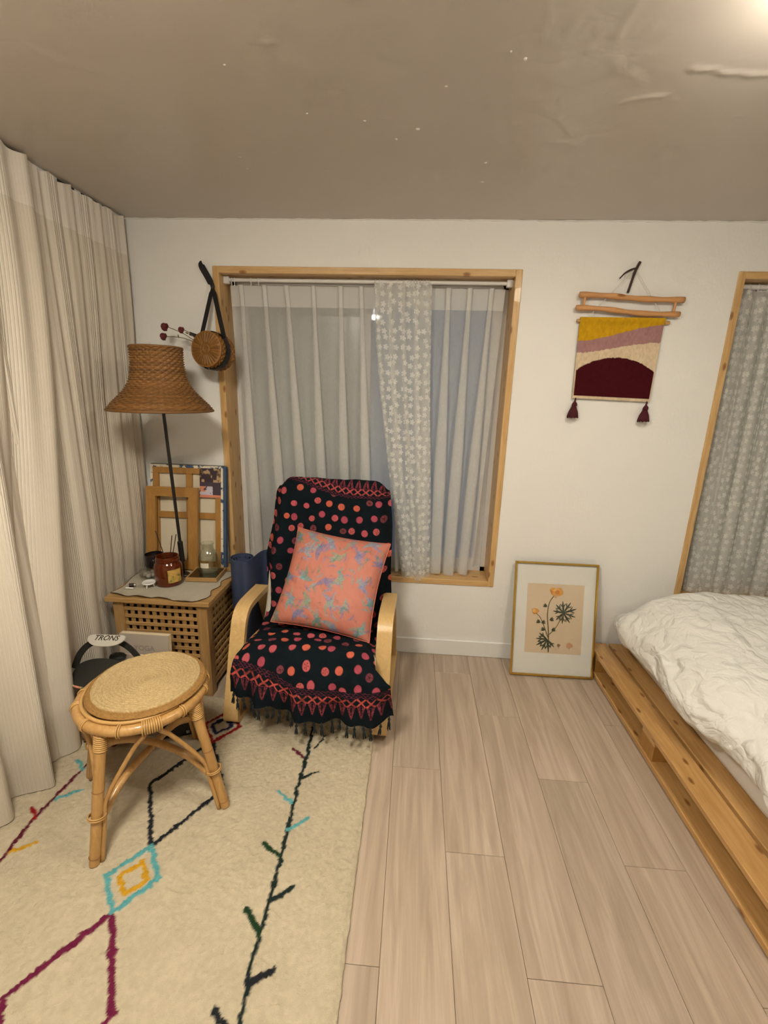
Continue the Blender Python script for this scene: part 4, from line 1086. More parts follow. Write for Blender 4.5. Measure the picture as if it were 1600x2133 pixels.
# ================================================================== FLOOR LAMP
def wicker_shell(c, prof, rows, stakes, amp, name, mat, parent, base, segs=None, taper=.0035):
    """woven shell of revolution: rows of cane passing over and under upright stakes"""
    p, s = even(prof, rows*5+1); na = stakes*5
    th = np.linspace(0, 2*PI, na, endpoint=False)[None, :]
    k = np.arange(rows*5+1)[:, None]; row = np.minimum(k//5, rows-1); fr = (k % 5)/5
    rb = amp*.75*np.sin(PI*fr); ov = amp*np.cos(stakes/2*th + PI*row)*np.sin(PI*np.clip(fr, .001, 1))
    R = p[:, 0][:, None] + rb + ov
    Z = p[:, 1][:, None] + .0009*np.sin(stakes/2*th+PI*row) + 0*th
    P = np.stack([c[0]+R*np.cos(th), c[1]+R*np.sin(th), c[2]+Z], 2)
    Ri = p[:, 0][:, None]-taper + 0*th; Pi = np.stack([c[0]+Ri*np.cos(th), c[1]+Ri*np.sin(th), c[2]+p[:, 1][:, None]+0*th], 2)
    full = np.concatenate([P, Pi[::-1]], 0); full = np.concatenate([full, full[:1]], 0)
    rv = np.random.default_rng(3).random(rows+1)
    cc = np.array(base)*(.72+.45*rv[row][..., None])*(.85+.3*vn(th*40+row*3.1, row*7.7+0*th)[..., None])
    ci = np.array(base)*np.ones((rows*5+1, na, 3))*.8
    col = np.concatenate([cc, ci[::-1], cc[:1]], 0)
    return link(name, MB().grid(full, True), mat, parent, 'all', None, col.reshape(-1, 3))
def build_lamp():
    cx, cy, zb = -1.128, 2.005, 1.334
    bx, by = -1.148, 2.106
    t = thing('table_lamp', 'tall lamp with a flared brown wicker shade on a thin black pole', 'lamp', (bx, by, ZC))
    h = .262
    pr_ = [(.214, 0), (.196, .025), (.168, .053), (.147, .075), (.129, .098), (.115, .126), (.107, .156), (.1025, .190), (.101, .228), (.102, h)]
    prof = catmull(pr_, 60)
    wm = attr_mat('wicker_cane', .5, 160., .2, .001, .25, 0, .4)
    sh = wicker_shell((cx, cy, zb), prof, 30, 46, .0042, 'lamp_shade', wm, t, srgb(126, 86, 42))
    bm_ = plain('cane_rim', srgb(116, 78, 38), .5, .2, .3)
    for (r, z) in ((.2155, 0), (.1035, h)):
        link('rim', MB().tube([(cx+r*math.cos(a), cy+r*math.sin(a), zb+z) for a in np.linspace(0, 2*PI, 60, endpoint=False)], .0048, 8, closed=True), bm_, sh, 'all')
    # pole, leaning a little forward
    P0 = Vector((bx, by, ZC)); P1 = Vector((cx, cy, zb+.17)); d = P1-P0
    at = lambda f: tuple(P0+d*f)
    link('pole', MB().tube([at(.0), at(.5), at(1)], [.0074, .0076, .0068], 12), M['black_metal'], t, 'x')
    link('collar', MB().tube([at(.075), at(.08), at(.185), at(.19)], [.0075, .013, .013, .0075], 14), M['black_metal'], t, 'x')
    link('base', MB().lathe([(0, 0), (.028, 0), (.030, .004), (.027, .009), (.010, .014), (0, .014)], (bx, by, ZC), 28), M['black_metal'], t, 'x')
    link('socket', MB().tube([at(.93), at(1.0)], .018, 14), M['black_metal'], t, 'x')
    link('bulb', MB().lathe([(0, 0), (.012, .003), (.016, .02), (.028, .045), (.030, .06), (.022, .08), (0, .088)], tuple(P1), 20), plain('bulb_glass', (.8, .78, .72), .2), t, 'all')
    for k in range(3):
        a = k*2*PI/3+.4
        link('spider_arm', MB().tube([at(1.0), (cx+.100*math.cos(a), cy+.100*math.sin(a), zb+h-.01)], .002, 6), M['black_metal'], t)
build_lamp()

# ================================================================== YOGA MAT
def build_mat():
    cx, cy, h = -.833, 2.095, .622
    n = 150; a = np.linspace(0, 2*PI*3.55, n); r = .018 + .0405*(a/a[-1])**.85
    x = cx + r*np.cos(a+1.2); y = cy + r*np.sin(a+1.2)
    # loose outer flap
    a1 = a[-1]+1.2; tx, ty = -math.sin(a1), math.cos(a1)
    th = .0035
    # flap leaves the roll and swings to the right behind the chair arm
    ex = [x[-1]]; ey = [y[-1]]
    fl = catmull([(x[-1], y[-1]), (x[-1]+tx*.05, y[-1]+ty*.05), (cx+.070, cy+.066), (cx+.100, cy+.090)], 18)
    X = np.r_[x, [q[0] for q in fl[1:]]]; Yv = np.r_[y, [q[1] for q in fl[1:]]]
    m = len(X); dx = np.gradient(X); dy = np.gradient(Yv); L = np.hypot(dx, dy); nx_, ny_ = -dy/L, dx/L
    top = h + .004*np.sin(np.linspace(0, 9, m)) + np.where(np.arange(m) > n, .018*((np.arange(m)-n)/18.)**1.5, 0)
    mb = MB()
    ring = np.array([[(X[i]+nx_[i]*s_*th/2, Yv[i]+ny_[i]*s_*th/2, z) for (s_, z) in ((1, .002), (1, top[i]), (-1, top[i]), (-1, .002))] for i in range(m)])
    mb.grid(ring, True)
    mb.f.append((0, 1, 2, 3)); k = (m-1)*4; mb.f.append((k+3, k+2, k+1, k))
    o = link('yoga_mat', mb, plain('blue_foam', srgb(50, 61, 90), .8, .12, .5, 500., .0015), None, 'x')
    tag(o, 'rolled blue yoga mat standing between the lattice table and the armchair', 'yoga mat')
build_mat()

# ================================================================== HANGING BASKET
def build_basket():
    c = Vector((-.978, 2.165, 1.607)); R = .078; D = .105
    ax = Vector((-.22, -1.0, .10)).normalized()      # faces the room
    rot = Vector((0, 0, 1)).rotation_difference(ax).to_matrix().to_4x4(); Mx = Matrix.Translation(c) @ rot
    t = thing('wicker_basket', 'small round wicker basket hanging by a black ribbon at the window casing', 'basket', (c.x, c.y, c.z-R))
    wm = attr_mat('basket_cane', .5, 160., .2, .001, .25, 0, .4)
    base = srgb(130, 88, 38)
    # side wall (woven) with the open end at the back
    p, s = even([(R*.97, 0), (R, -.02), (R*1.04, -D)], 9*5+1); na = 44*5
    thv = np.linspace(0, 2*PI, na, endpoint=False)[None, :]; k = np.arange(46)[:, None]; row = np.minimum(k//5, 8); fr = (k % 5)/5
    rr = p[:, 0][:, None] + .0026*np.cos(22*thv+PI*row)*np.sin(PI*np.clip(fr, .001, 1)) + .002*np.sin(PI*fr)
    P = np.stack([rr*np.cos(thv), rr*np.sin(thv), p[:, 1][:, None]+0*thv], 2)
    Pi = np.stack([(p[:, 0][:, None]-.004)*np.cos(thv), (p[:, 0][:, None]-.004)*np.sin(thv), p[:, 1][:, None]+0*thv], 2)
    full = np.concatenate([P, Pi[::-1]], 0)
    mb = MB().grid(full, True); mb.v = [tuple(Mx @ Vector(v)) for v in mb.v]
    cc = np.array(base)*(.7+.5*vn(thv*30+row*3.3, row*5.1+0*thv)[..., None]); col = np.concatenate([cc, cc[::-1]*.8], 0)
    link('side_weave', mb, wm, t, 'all', None, col.reshape(-1, 3))
    # round base: radiating wrapped canes
    rad = np.linspace(.0, R*.985, 26)[:, None]; na = 168; thv = np.linspace(0, 2*PI, na, endpoint=False)[None, :]
    wedge = np.abs(np.sin(thv*14))**.5; rings = .5+.5*np.cos(rad/R*2*PI*5)
    z = .002 + .0035*np.where(rad > R*.38, wedge, rings) + .004*(1-(rad/R)**2) - .0025*sm(R*.86, R, rad)
    P = np.stack([rad*np.cos(thv), rad*np.sin(thv), z+0*thv], 2)
    cc = np.array(base)*(.75+.5*vn(np.floor(thv*14/PI)*3.7, rad*0+2)[..., None])*(.8+.3*vn(thv*60, rad*400)[..., None])
    mb = MB().grid(P, True); mb.v = [tuple(Mx @ Vector(v)) for v in mb.v]
    link('base_weave', mb, wm, t, 'all', None, cc.reshape(-1, 3))
    link('rim', MB().tube([tuple(Mx @ Vector((R*.99*math.cos(a), R*.99*math.sin(a), .0))) for a in np.linspace(0, 2*PI, 48, endpoint=False)], .0038, 7, closed=True), plain('basket_rim', srgb(150, 98, 40), .5, .2), t, 'all')
    # black ribbon: band round the wall, loop to the nail
    rb = plain('black_ribbon', (.006, .005, .007), .55, .2, .2)
    bandz = (-.030, -.062)
    P = np.array([[tuple(Mx @ Vector(((R*1.04+.0055)*math.cos(a), (R*1.04+.0055)*math.sin(a), z))) for a in np.linspace(0, 2*PI, 61)] for z in bandz])
    P2 = np.array([[tuple(Mx @ Vector(((R*1.04+.0035)*math.cos(a), (R*1.04+.0035)*math.sin(a), z))) for a in np.linspace(0, 2*PI, 61)] for z in bandz])
    link('ribbon_band', MB().grid(P).grid(P2[:, ::-1]), rb, t, 'all')
    nail = Vector((-1.002, 2.333, 1.905))
    def ribbon(pts, w0):
        pts = [Vector(p) for p in catmull(pts, 22)]; rowA, rowB, rowC, rowD = [], [], [], []
        for i, p in enumerate(pts):
            tt = (pts[min(i+1, 21)]-pts[max(i-1, 0)]).normalized(); wv = tt.cross(Vector((.15, 1, 0))).normalized()*w0[0 if i < 3 else 1]/2
            o2 = Vector((0, -.0009, 0))
            rowA.append(p-wv); rowB.append(p+wv); rowC.append(p+wv+o2); rowD.append(p-wv+o2)
        link('ribbon', MB().grid(np.array([[tuple(q) for q in r] for r in (rowA, rowB, rowC, rowD, rowA)])), rb, t, False)
    pL = Mx @ Vector((-(R*.62), R*.90, -.045)); pR = Mx @ Vector((R*.95, R*.52, -.045))
    ribbon([nail, nail*.55+pL*.45, pL], (.014, .022)); ribbon([nail, nail*.5+pR*.5, pR], (.014, .024))
    # knot and tail at the nail
    bm = bmesh.new(); bmesh.ops.create_icosphere(bm, subdivisions=2, radius=.011)
    for v in bm.verts: v.co = Vector((v.co.x*.9, v.co.y*.7, v.co.z*1.6))*(1+.2*noise.noise(v.co*150))
    link('knot', MB().bm(bm, Matrix.Translation(nail)), rb, t, 'all')
    ribbon([nail, nail+Vector((-.020, -.002, .040)), nail+Vector((-.046, -.004, .088)), nail+Vector((-.040, -.006, .096))], (.018, .032))
    ribbon([pL+Vector((.03, -.004, -.004)), pL+Vector((-.01, -.008, .006)), pL+Vector((-.05, -.010, .018))], (.018, .016))
    link('nail', MB().tube([(nail.x, WB, nail.z+.004), (nail.x, nail.y-.008, nail.z+.006)], .002, 6), M['black_metal'], t)
    # dried roses lying in the basket, heads out to the left
    red = plain('dried_petal', srgb(96, 34, 36), .9, .35, .5); stm = plain('dried_stem', srgb(112, 92, 52), .9, .2)
    inside = Mx @ Vector((-.02, .03, -.07))
    for k, (hx, hz, rr_) in enumerate(((-1.176, 1.702, .025), (-1.186, 1.660, .023), (-1.098, 1.690, .020))):
        ft = thing('dried_rose', ['dried dark red rose topmost at the left, stem in the basket', 'dried dark red rose lowest at the left, stem in the basket', 'dried dark red rose nearest the basket rim'][k], 'flower', (hx, 2.19, hz-.03), 0, 'dried roses in the hanging basket')
        hd = Vector((hx, 2.19, hz))
        st = Mx @ Vector((-R*.80, R*.40+.006*k, -.105)); st = Vector((st.x-.012, 2.245-.012*k, st.z+.012))
        link('stem', MB().tube(catmull([tuple(st), tuple((st+hd)/2+Vector((0, 0, .012))), tuple(hd+Vector((.010, 0, 0)))], 12), .0016, 6), stm, ft, 'all')
        for j in range(9):
            a = j*2.4; r1 = rr_*(.25+.75*j/9)
            bm = bmesh.new(); bmesh.ops.create_icosphere(bm, subdivisions=1, radius=rr_*.62)
            for v in bm.verts: v.co = Vector((v.co.x*.75, v.co.y*.45, v.co.z*1.0))
            q = Matrix.Translation(hd+Vector((-.006+.002*math.sin(j), r1*.6*math.cos(a), r1*.6*math.sin(a)))) @ Matrix.Rotation(a, 4, 'X') @ Matrix.Rotation(.5, 4, 'Y')
            link('petal', MB().bm(bm, q), red, ft, 'all')
        link('leaf', MB().poly([(0, 0), (.010, .004), (.020, 0), (.010, -.004)], .0006, Matrix.Translation((st*.4+hd*.6)+Vector((0, 0, .006))) @ Matrix.Rotation(PI/2, 4, 'X') @ Matrix.Rotation(.8+k, 4, 'Z')), stm, ft)
build_basket()

# ================================================================== WALL HANGING, RACK, TWIG
def build_hanging():
    yw = WB-.012
    t = thing('wall_hanging', 'woven wall hanging in yellow, mauve, cream and maroon with two tassels', 'wall hanging', (.927, yw, 1.33))
    nx, ny = 150, 150; u = np.linspace(0, 1, nx)[None, :]; v = np.linspace(0, 1, ny)[:, None]   # v from top
    xl = .736+.010*v; xr_ = 1.114-.006*v
    X = xl*(1-u)+xr_*u; zt = 1.797+.002*u; zb = 1.434-.008*u; Z = zt*(1-v)+zb*v
    col = np.empty(X.shape+(3,)); col[:] = srgb(222, 200, 168)
    wob = .012*(vn(u*40+0*v, v*40)-.5)
    yel = v+wob < .285-.165*sm(0, 1, u)-.04*u; mau = v+wob < .435-.15*sm(-.1, 1, u)
    col[mau & (u > -1)] = srgb(172, 130, 128); col[yel] = srgb(208, 160, 30)
    arch = .475 + .175*(np.abs(u-.5)*2)**2.2
    mar = (v+wob > arch) & (v < .965) & (u > .012) & (u < .985); col[mar] = srgb(70, 16, 24)
    rib = .0016*np.abs(np.sin(v*PI*62)) + .0022*(fbm(u*45, v*60, 3)-.4)
    lift = np.where(mar, .004, 0) + np.where(yel, .0015, 0)
    col *= (.80+.4*fbm(u*50, v*26, 3)[..., None])
    Yf = yw - .004 - rib - lift - .010*sm(.10, .03, v) + .004*sm(.0, .05, np.minimum(np.minimum(u, 1-u), 1.0))*0
    F = np.stack([X, Yf, Z+0*u], 2); Bk = np.stack([X, yw+0*X, Z+0*u], 2)
    full = np.concatenate([F, Bk[:, ::-1]], 1); c2 = np.concatenate([col, col[:, ::-1]], 1)
    mb = MB().grid(full, True)
    link('weaving', mb, attr_mat('wool_weave', .95, 380., .6, .003, .25, 0, .1), t, 'all', None, c2.reshape(-1, 3))
    link('rod', MB().tube([(.722, yw-.002, 1.782), (1.138, yw-.002, 1.780)], .0078, 12), M['rattan'], t, 'x')
    cord = plain('white_cord', (.70, .66, .58), .9)
    ap = (.950, WB-.014, 2.005)
    for x in (.757, 1.118):
        link('cord', MB().tube([(x, yw-.012, 1.782), ap], .0016, 6), cord, t)
    mt = plain('maroon_yarn', srgb(74, 18, 28), .95, .25, .6, 300.)
    for x, z in ((.762, 1.432), (1.096, 1.424)):
        ts = link('tassel', MB().tube([(x, yw-.006, z+.004), (x-.002, yw-.006, z-.012), (x-.002, yw-.008, z-.022), (x-.003, yw-.008, z-.030), (x-.004, yw-.008, z-.036), (x-.005, yw-.010, z-.060), (x-.006, yw-.011, z-.088), (x-.006, yw-.011, z-.090)], [.003, .004, .011, .0125, .010, .021, .027, .006], 14), mt, t, 'all')
        for k in range(10):
            a = 2*PI*k/10; link('strand', MB().tube([(x-.004+.010*math.cos(a), yw-.009+.0085*math.sin(a), z-.038), (x-.006+.026*math.cos(a), yw-.011+.013*math.sin(a), z-.0895-.004*random.random())], .0024, 5), mt, ts)
        link('tassel_band', MB().tube([(x-.0035+.0105*math.cos(a), yw-.008+.0105*math.sin(a), z-.034) for a in np.linspace(0, 2*PI, 16, endpoint=False)], .002, 5, closed=True), mt, ts, 'all')
    # two-stick rack in front
    r = thing('wooden_rack', 'little ladder rack of two peeled sticks above the woven hanging', 'rack', (.947, WB-.03, 1.815))
    def stick(a, b, wav, rad):
        pts = []
        for k in range(16):
            f = k/15; pts.append((a[0]+(b[0]-a[0])*f, WB-.030+.001*math.sin(k), a[1]+(b[1]-a[1])*f + wav*math.sin(f*PI*2.1+.4)))
        return MB().tube(pts, [rad*(.85+.25*math.sin(k*.7+1)**2) for k in range(16)], 10)
    sw = wood('peeled_stick', srgb(196, 138, 84), srgb(218, 164, 108), 0, .5, 1., .12)
    link('stick', stick((.716, 1.889), (1.178, 1.873), .003, .0125), sw, r, 'all')
    link('stick', stick((.708, 1.834), (1.168, 1.812), .004, .0115), sw, r, 'all')
    for x, dz in ((.742, 0), (1.142, -.018)):
        link('peg', MB().tube([(x, WB-.030, 1.892+dz), (x-.003, WB-.030, 1.828+dz)], .0062, 8), sw, r)
    # forked twig hook
    q = thing('twig_hook', 'dark forked twig hook pinned above the woven hanging', 'hook', (.955, WB-.01, 1.90))
    tw = plain('dark_bark', srgb(66, 44, 40), .85, .3, .5)
    link('stem', MB().tube(catmull([(.935, WB-.010, 1.905), (.945, WB-.010, 1.955), (.955, WB-.012, 2.0), (.968, WB-.012, 2.032)], 12), [.0052]*6+[.006]*6, 8), tw, q, 'all')
    link('fork', MB().tube(catmull([(.957, WB-.012, 2.006), (.930, WB-.016, 1.998), (.905, WB-.022, 1.983), (.884, WB-.026, 1.960)], 12), list(np.linspace(.0048, .0028, 12)), 8), tw, q, 'all')
    link('tape', MB().box((.915, WB-.004, 1.965), (.945, WB-.0015, 1.992), .001), plain('clear_tape', (.75, .72, .66), .3), q)
build_hanging()

# ================================================================== BOTANICAL PRINT
def build_print():
    Hf, x0, x1 = .606, .557, .987
    Mx, ang = leaning(2.198, .001, 2.331, Hf)
    Mx = Mx.copy()
    t = thing('framed_print', 'gold framed botanical print leaning on the wall beside the bed', 'picture', ((x0+x1)/2, 2.25, 0))
    fw, d = .0095, .020
    B = lambda a, b, bev=.0012: MB().box(a, b, bev, Mx)
    for a, b in (((x0, 0, 0), (x0+fw, Hf, d)), ((x1-fw, 0, 0), (x1, Hf, d)), ((x0+fw, 0, 0), (x1-fw, fw, d)), ((x0+fw, Hf-fw, 0), (x1-fw, Hf, d))):
        link('frame_bar', B(a, b), M['gold'], t)
    link('mat_board', B((x0+fw, fw, .002), (x1-fw, Hf-fw, .008), 0), plain('mat_board', (.82, .80, .765), .8, .02, .1, 300.), t)
    w_, h_ = x1-x0, Hf
    px0, px1, py0, py1 = x0+.071, x1-.066, .122, Hf-.114
    pr = link('print_sheet', B((px0, py0, .0082), (px1, py1, .0086), 0), plain('buff_paper', srgb(222, 200, 172), .8, .03, .1, 200.), t)
    PW, PH = px1-px0, py1-py0
    at = lambda u, v: (px0+u*PW, py1-v*PH)
    zz = [.0088]
    def shape(name, pts, c):
        zz[0] += .00002
        return link(name, MB().poly(pts, .0002, Mx @ Matrix.Translation(Vector((0, 0, zz[0])))), INK[c], pr)
    INK = {k: plain('ink_'+k, srgb(*v), .8, .18, .0, 60.) for k, v in dict(leaf=(70, 76, 58), leafd=(56, 62, 50), stem=(98, 88, 58), or1=(224, 160, 66), or2=(206, 128, 48), or3=(234, 180, 100), pale=(206, 158, 128), paled=(150, 116, 88)).items()}
    def stem(pts, r0, r1, c='stem'):
        pts = np.array(catmull(pts, 24)); tg = np.gradient(pts, axis=0); tg /= np.linalg.norm(tg, axis=1)[:, None]
        nn = np.stack([-tg[:, 1], tg[:, 0]], 1); rr = np.linspace(r0, r1, 24)[:, None]
        a = pts+nn*rr; b = pts-nn*rr
        shape('stem', [tuple(q) for q in a]+[tuple(q) for q in b[::-1]], c)
    def leaflet(c, an, L, wd, col):
        pts = []
        N = 12
        for k in range(N+1):
            f = k/N; ww = wd*math.sin(PI*min(1, f*.9+.06))**.8*(1+.28*(k % 2)); pts.append((f*L, ww))
        out = pts + [(a, -b) for a, b in pts[::-1]]
        ca, sa = math.cos(an), math.sin(an)
        shape('leaflet', [(c[0]+a*ca-b*sa, c[1]+a*sa+b*ca) for a, b in out], col)
    def palm(c, an0, n, L, spread, wd):
        for k in range(n):
            an = an0+(k-(n-1)/2)*spread; l = L*(1-.25*abs(k-(n-1)/2)/n*2)
            leaflet(c, an, l, wd, 'leaf' if k % 2 else 'leafd')
            for s in (-1, 1):
                q = (c[0]+l*.45*math.cos(an), c[1]+l*.45*math.sin(an)); leaflet(q, an+s*.62, l*.42, wd*.6, 'leaf')
    def blob(c, rx, ry, col, an=0, seed=0, n=26):
        pts = []
        for k in range(n):
            a = 2*PI*k/n; r = 1+.10*math.sin(3*a+seed)+.05*math.sin(7*a+seed*2); x, y = rx*r*math.cos(a), ry*r*math.sin(a)
            pts.append((c[0]+x*math.cos(an)-y*math.sin(an), c[1]+x*math.sin(an)+y*math.cos(an)))
        shape('petal', pts, col)
    stem([at(.425, .985), at(.41, .70), at(.375, .45), at(.40, .27), at(.475, .165)], .0032, .0022)
    stem([at(.41, .78), at(.33, .62), at(.25, .49), at(.18, .435)], .0024, .0016)
    stem([at(.41, .74), at(.52, .64), at(.60, .52), at(.63, .44)], .0022, .0015)
    palm(at(.655, .405), math.radians(20), 9, .070, math.radians(38), .0044)
    palm(at(.395, .80), math.radians(228), 6, .068, math.radians(34), .0044)
    for (u, v, a) in ((.255, .56, 160), (.275, .565, 20), (.36, .33, 150), (.42, .52, 25), (.345, .665, 165), (.46, .665, 20)):
        for s in (-25, 0, 25): leaflet(at(u, v), math.radians(a+s), .022, .0035, 'leaf')
    c = at(.515, .115)
    for (dx, dy, rx, ry, an, col, sd) in ((-.016, .004, .018, .020, .3, 'or2', 1), (.014, .002, .019, .021, -.3, 'or1', 2), (0, -.006, .021, .016, 0, 'or1', 3), (-.004, .012, .018, .010, .1, 'or3', 4), (-.006, -.022, .006, .011, .2, 'pale', 5), (.004, .0, .012, .011, .5, 'or2', 6), (-.022, .016, .010, .008, .5, 'or1', 7)):
        blob((c[0]+dx, c[1]+dy), rx, ry, col, an, sd)
    c = at(.155, .40)
    for (dx, dy, rx, ry, an, col, sd) in ((0, 0, .018, .016, 0, 'or2', 1), (.005, .002, .012, .012, 0, 'or1', 2), (-.007, .002, .008, .011, .2, 'or3', 4)):
        blob((c[0]+dx, c[1]+dy), rx, ry, col, an, sd)
    blob(at(.60, .875), .0085, .0075, 'paled', 0, 1); stem([at(.60, .895), at(.60, .92)], .0009, .0007, 'paled')
    blob(at(.79, .87), .017, .0145, 'pale', 0, 2); stem([at(.79, .90), at(.785, .935)], .001, .0008, 'pale')
    link('glazing', B((x0+fw, fw, .0135), (x1-fw, Hf-fw, .0150), 0), pane_mat('print_glass', (.97, .97, .96), .0), t)
build_print()

# ================================================================== RATTAN STOOL AND SEAT PAD
def build_stool():
    c = Vector((-.885, 1.295, 0)); R = .190; zt = .428
    t = thing('rattan_stool', 'round rattan stool with arched cane braces on the rug', 'stool', (c.x, c.y, .012))
    g0 = .0145
    e1 = Vector((.797, .603, 0)); e2 = Vector((-.603, .797, 0))
    ca = M['rattan']
    ring = lambda r, z, n=64: [(c.x+r*math.cos(a), c.y+r*math.sin(a), z) for a in np.linspace(0, 2*PI, n, endpoint=False)]
    link('seat_ring', MB().tube(ring(R, zt), .0165, 12, closed=True), ca, t, 'all')
    link('inner_rim', MB().tube(ring(R-.012, zt+.019), .006, 8, closed=True), M['cane'], t, 'all')
    link('lower_ring', MB().tube(ring(R-.026, zt-.006), .009, 8, closed=True), ca, t, 'all')
    link('seat_panel', MB().lathe([(0, zt+.006), (R-.008, zt+.006), (R-.008, zt+.012), (0, zt+.012)], (c.x, c.y, 0), 48), M['cane'], t, 'x')
    bnd = M['cane']
    def binding(path, rad, turns, pitch, name='binding'):
        pass
    legs = []
    for (a, b) in ((-1, -1), (1, -1), (1, 1), (-1, 1)):
        foot = c + (e1*a+e2*b)*.196; foot.z = g0; tp = c + (e1*a+e2*b).normalized()*(R-.004); tp.z = zt-.012
        legs.append((foot, tp))
        L = link('leg', MB().tube([tuple(foot), tuple(foot.lerp(tp, .5)), tuple(tp)], [.0155, .0165, .0165], 12), ca, t, 'x')
        for f in (.06, .56, .9):
            q = foot.lerp(tp, f); d = (tp-foot).normalized(); s1 = d.orthogonal().normalized(); s2 = d.cross(s1)
            link('node', MB().tube([tuple(q+(s1*math.cos(x)+s2*math.sin(x))*.0165) for x in np.linspace(0, 2*PI, 16, endpoint=False)], .0012, 5, closed=True), plain('cane_node', srgb(150, 100, 50), .5), L, 'all') if len(legs) < 3 else None
        # wrapped binding at the top of the leg
        d = (tp-foot).normalized(); s1 = d.orthogonal().normalized(); s2 = d.cross(s1); pts = []
        n = 8*14
        for k in range(n):
            x = 2*PI*k/14; q = tp - d*(.004+.050*k/n); pts.append(tuple(q+(s1*math.cos(x)+s2*math.sin(x))*.0182))
        link('binding', MB().tube(pts, .0028, 5), bnd, L, 'all')
        # thin companion cane beside the leg (inner side)
    # arched braces between neighbouring legs: each follows the leg, then bows up to the ring
    for i in range(4):
        f0, t0 = legs[i]; f1, t1 = legs[(i+1) % 4]
        m = (t0+t1)/2 - c; m.z = 0; mid = c + m.normalized()*R; mid.z = zt-.022; 
        side = (f1-f0).normalized()
        for (ff, tt, sg) in ((f0, t0, 1), (f1, t1, -1)):
            off = side*sg*.021
            pts = [ff+off*1.0+Vector((0, 0, 0)), ff.lerp(tt, .30)+off, ff.lerp(tt, .48)+off*1.15, (ff.lerp(tt, .72)+off*2.0)*.55 + mid*.45, mid - side*sg*.020 + Vector((0, 0, -.004))]
            pts[3].z = zt*.80
            link('brace', MB().tube(catmull([tuple(p) for p in pts], 26), .0072, 8), ca, t, 'all')
        # binding of the braces on the ring
        tang = side
        for k in range(9 if i < 2 else 3):
            q = mid + tang*(k-4)*.0062; q.z = zt; o_ = (Vector((q.x, q.y, 0))-Vector((c.x, c.y, 0))).normalized(); q = Vector((c.x, c.y, zt)) + o_*R
            link('binding', MB().tube([tuple(q + o_*.0190*math.cos(x) + Vector((0, 0, .0205*math.sin(x)-.0025))) for x in np.linspace(0, 2*PI, 16, endpoint=False)], .0028, 5, closed=True), bnd, t, 'all')
        for fr in (.24, .76):
            for k in (0, 1):
                q = t0.lerp(t1, fr+.022*k); o_ = (Vector((q.x, q.y, 0))-Vector((c.x, c.y, 0))).normalized(); q = Vector((c.x, c.y, zt)) + o_*R
                link('binding', MB().tube([tuple(q + o_*.0188*math.cos(x) + Vector((0, 0, .0188*math.sin(x)))) for x in np.linspace(0, 2*PI, 14, endpoint=False)], .0024, 5, closed=True), bnd, t, 'all')
    # leg ties
    for (ff, tt) in legs:
        q = ff.lerp(tt, .36); d = (tt-ff).normalized(); s1 = d.orthogonal().normalized(); s2 = d.cross(s1)
        for k in range(2):
            qq = q + d*k*.006
            link('binding', MB().tube([tuple(qq+(s1*math.cos(x)+s2*math.sin(x))*.024) for x in np.linspace(0, 2*PI, 18, endpoint=False)], .0026, 5, closed=True), bnd, t, 'all')
    # crossing stretchers arching up to the middle
    for (i, j) in ((0, 2), (1, 3)):
        f0, t0 = legs[i]; f1, t1 = legs[j]; zc = .200 if i == 0 else .226
        a = f0.lerp(t0, .40); b = f1.lerp(t1, .40); mid = Vector((c.x, c.y, zc))
        q1 = f0.lerp(t0, .28)*.9+Vector((c.x, c.y, .12))*.1
        pts = [f0.lerp(t0, .31)+(Vector((c.x, c.y, f0.z))-f0).normalized()*.020, a.lerp(mid, .45)+Vector((0, 0, .005)), mid, b.lerp(mid, .45)+Vector((0, 0, .005)), f1.lerp(t1, .31)+(Vector((c.x, c.y, f1.z))-f1).normalized()*.020]
        link('stretcher', MB().tube(catmull([tuple(p) for p in pts], 30), .0125, 10), ca, t, 'all')
    # jute pad: coiled rope with a darker braided border
    Rp = .187; zp = zt+.0262; c = c + Vector((.010, .012, 0))
    nr, na = 120, 220; rad = np.linspace(.0008, Rp, nr)[:, None]; th = np.linspace(0, 2*PI, na, endpoint=False)[None, :]
    pitch = .0105; ph = np.mod(rad/pitch - th/(2*PI), 1); coil = np.sqrt(np.clip(1-(2*ph-1)**2, 0, 1))
    bor = sm(Rp-.021, Rp-.018, rad)
    braid = .5+.5*np.sin(th*95+np.abs(np.mod(rad/.009, 2)-1)*5)
    n1 = vn(th*70+rad*300, rad*900)
    zz = zp + .010 + (.0052*coil + .0022*n1)*(1-bor) + (.0035*braid+.002*n1)*bor - .004*bor + .004*fbm(rad*np.cos(th)*14+5, rad*np.sin(th)*14+5, 3) - .008*sm(Rp-.008, Rp, rad)
    X = c.x+rad*np.cos(th)*(1+.006*np.sin(th*3)); Yv = c.y+rad*np.sin(th)*(1+.006*np.cos(th*2))
    fib = (.72+.5*vn(th*160, rad*700+th*9))[..., None]
    col = np.array(srgb(200, 174, 128))*fib*(1-bor[..., None]*np.ones_like(fib)) + np.array(srgb(166, 126, 74))*fib*bor[..., None]
    P = np.stack([X, Yv, zz], 2); und = P.copy()[::-1]; und[:, :, 2] = zp
    full = np.concatenate([P, und], 0); cc = np.concatenate([col, col[::-1]*.8], 0)
    o = link('seat_pad', MB().grid(full, True), attr_mat('jute_coil', .95, 420., .8, .003, .3, 0, .1), None, 'all', None, cc.reshape(-1, 3))
    tag(o, 'round coiled jute pad with a darker braided rim, lying on the stool', 'seat pad')
build_stool()

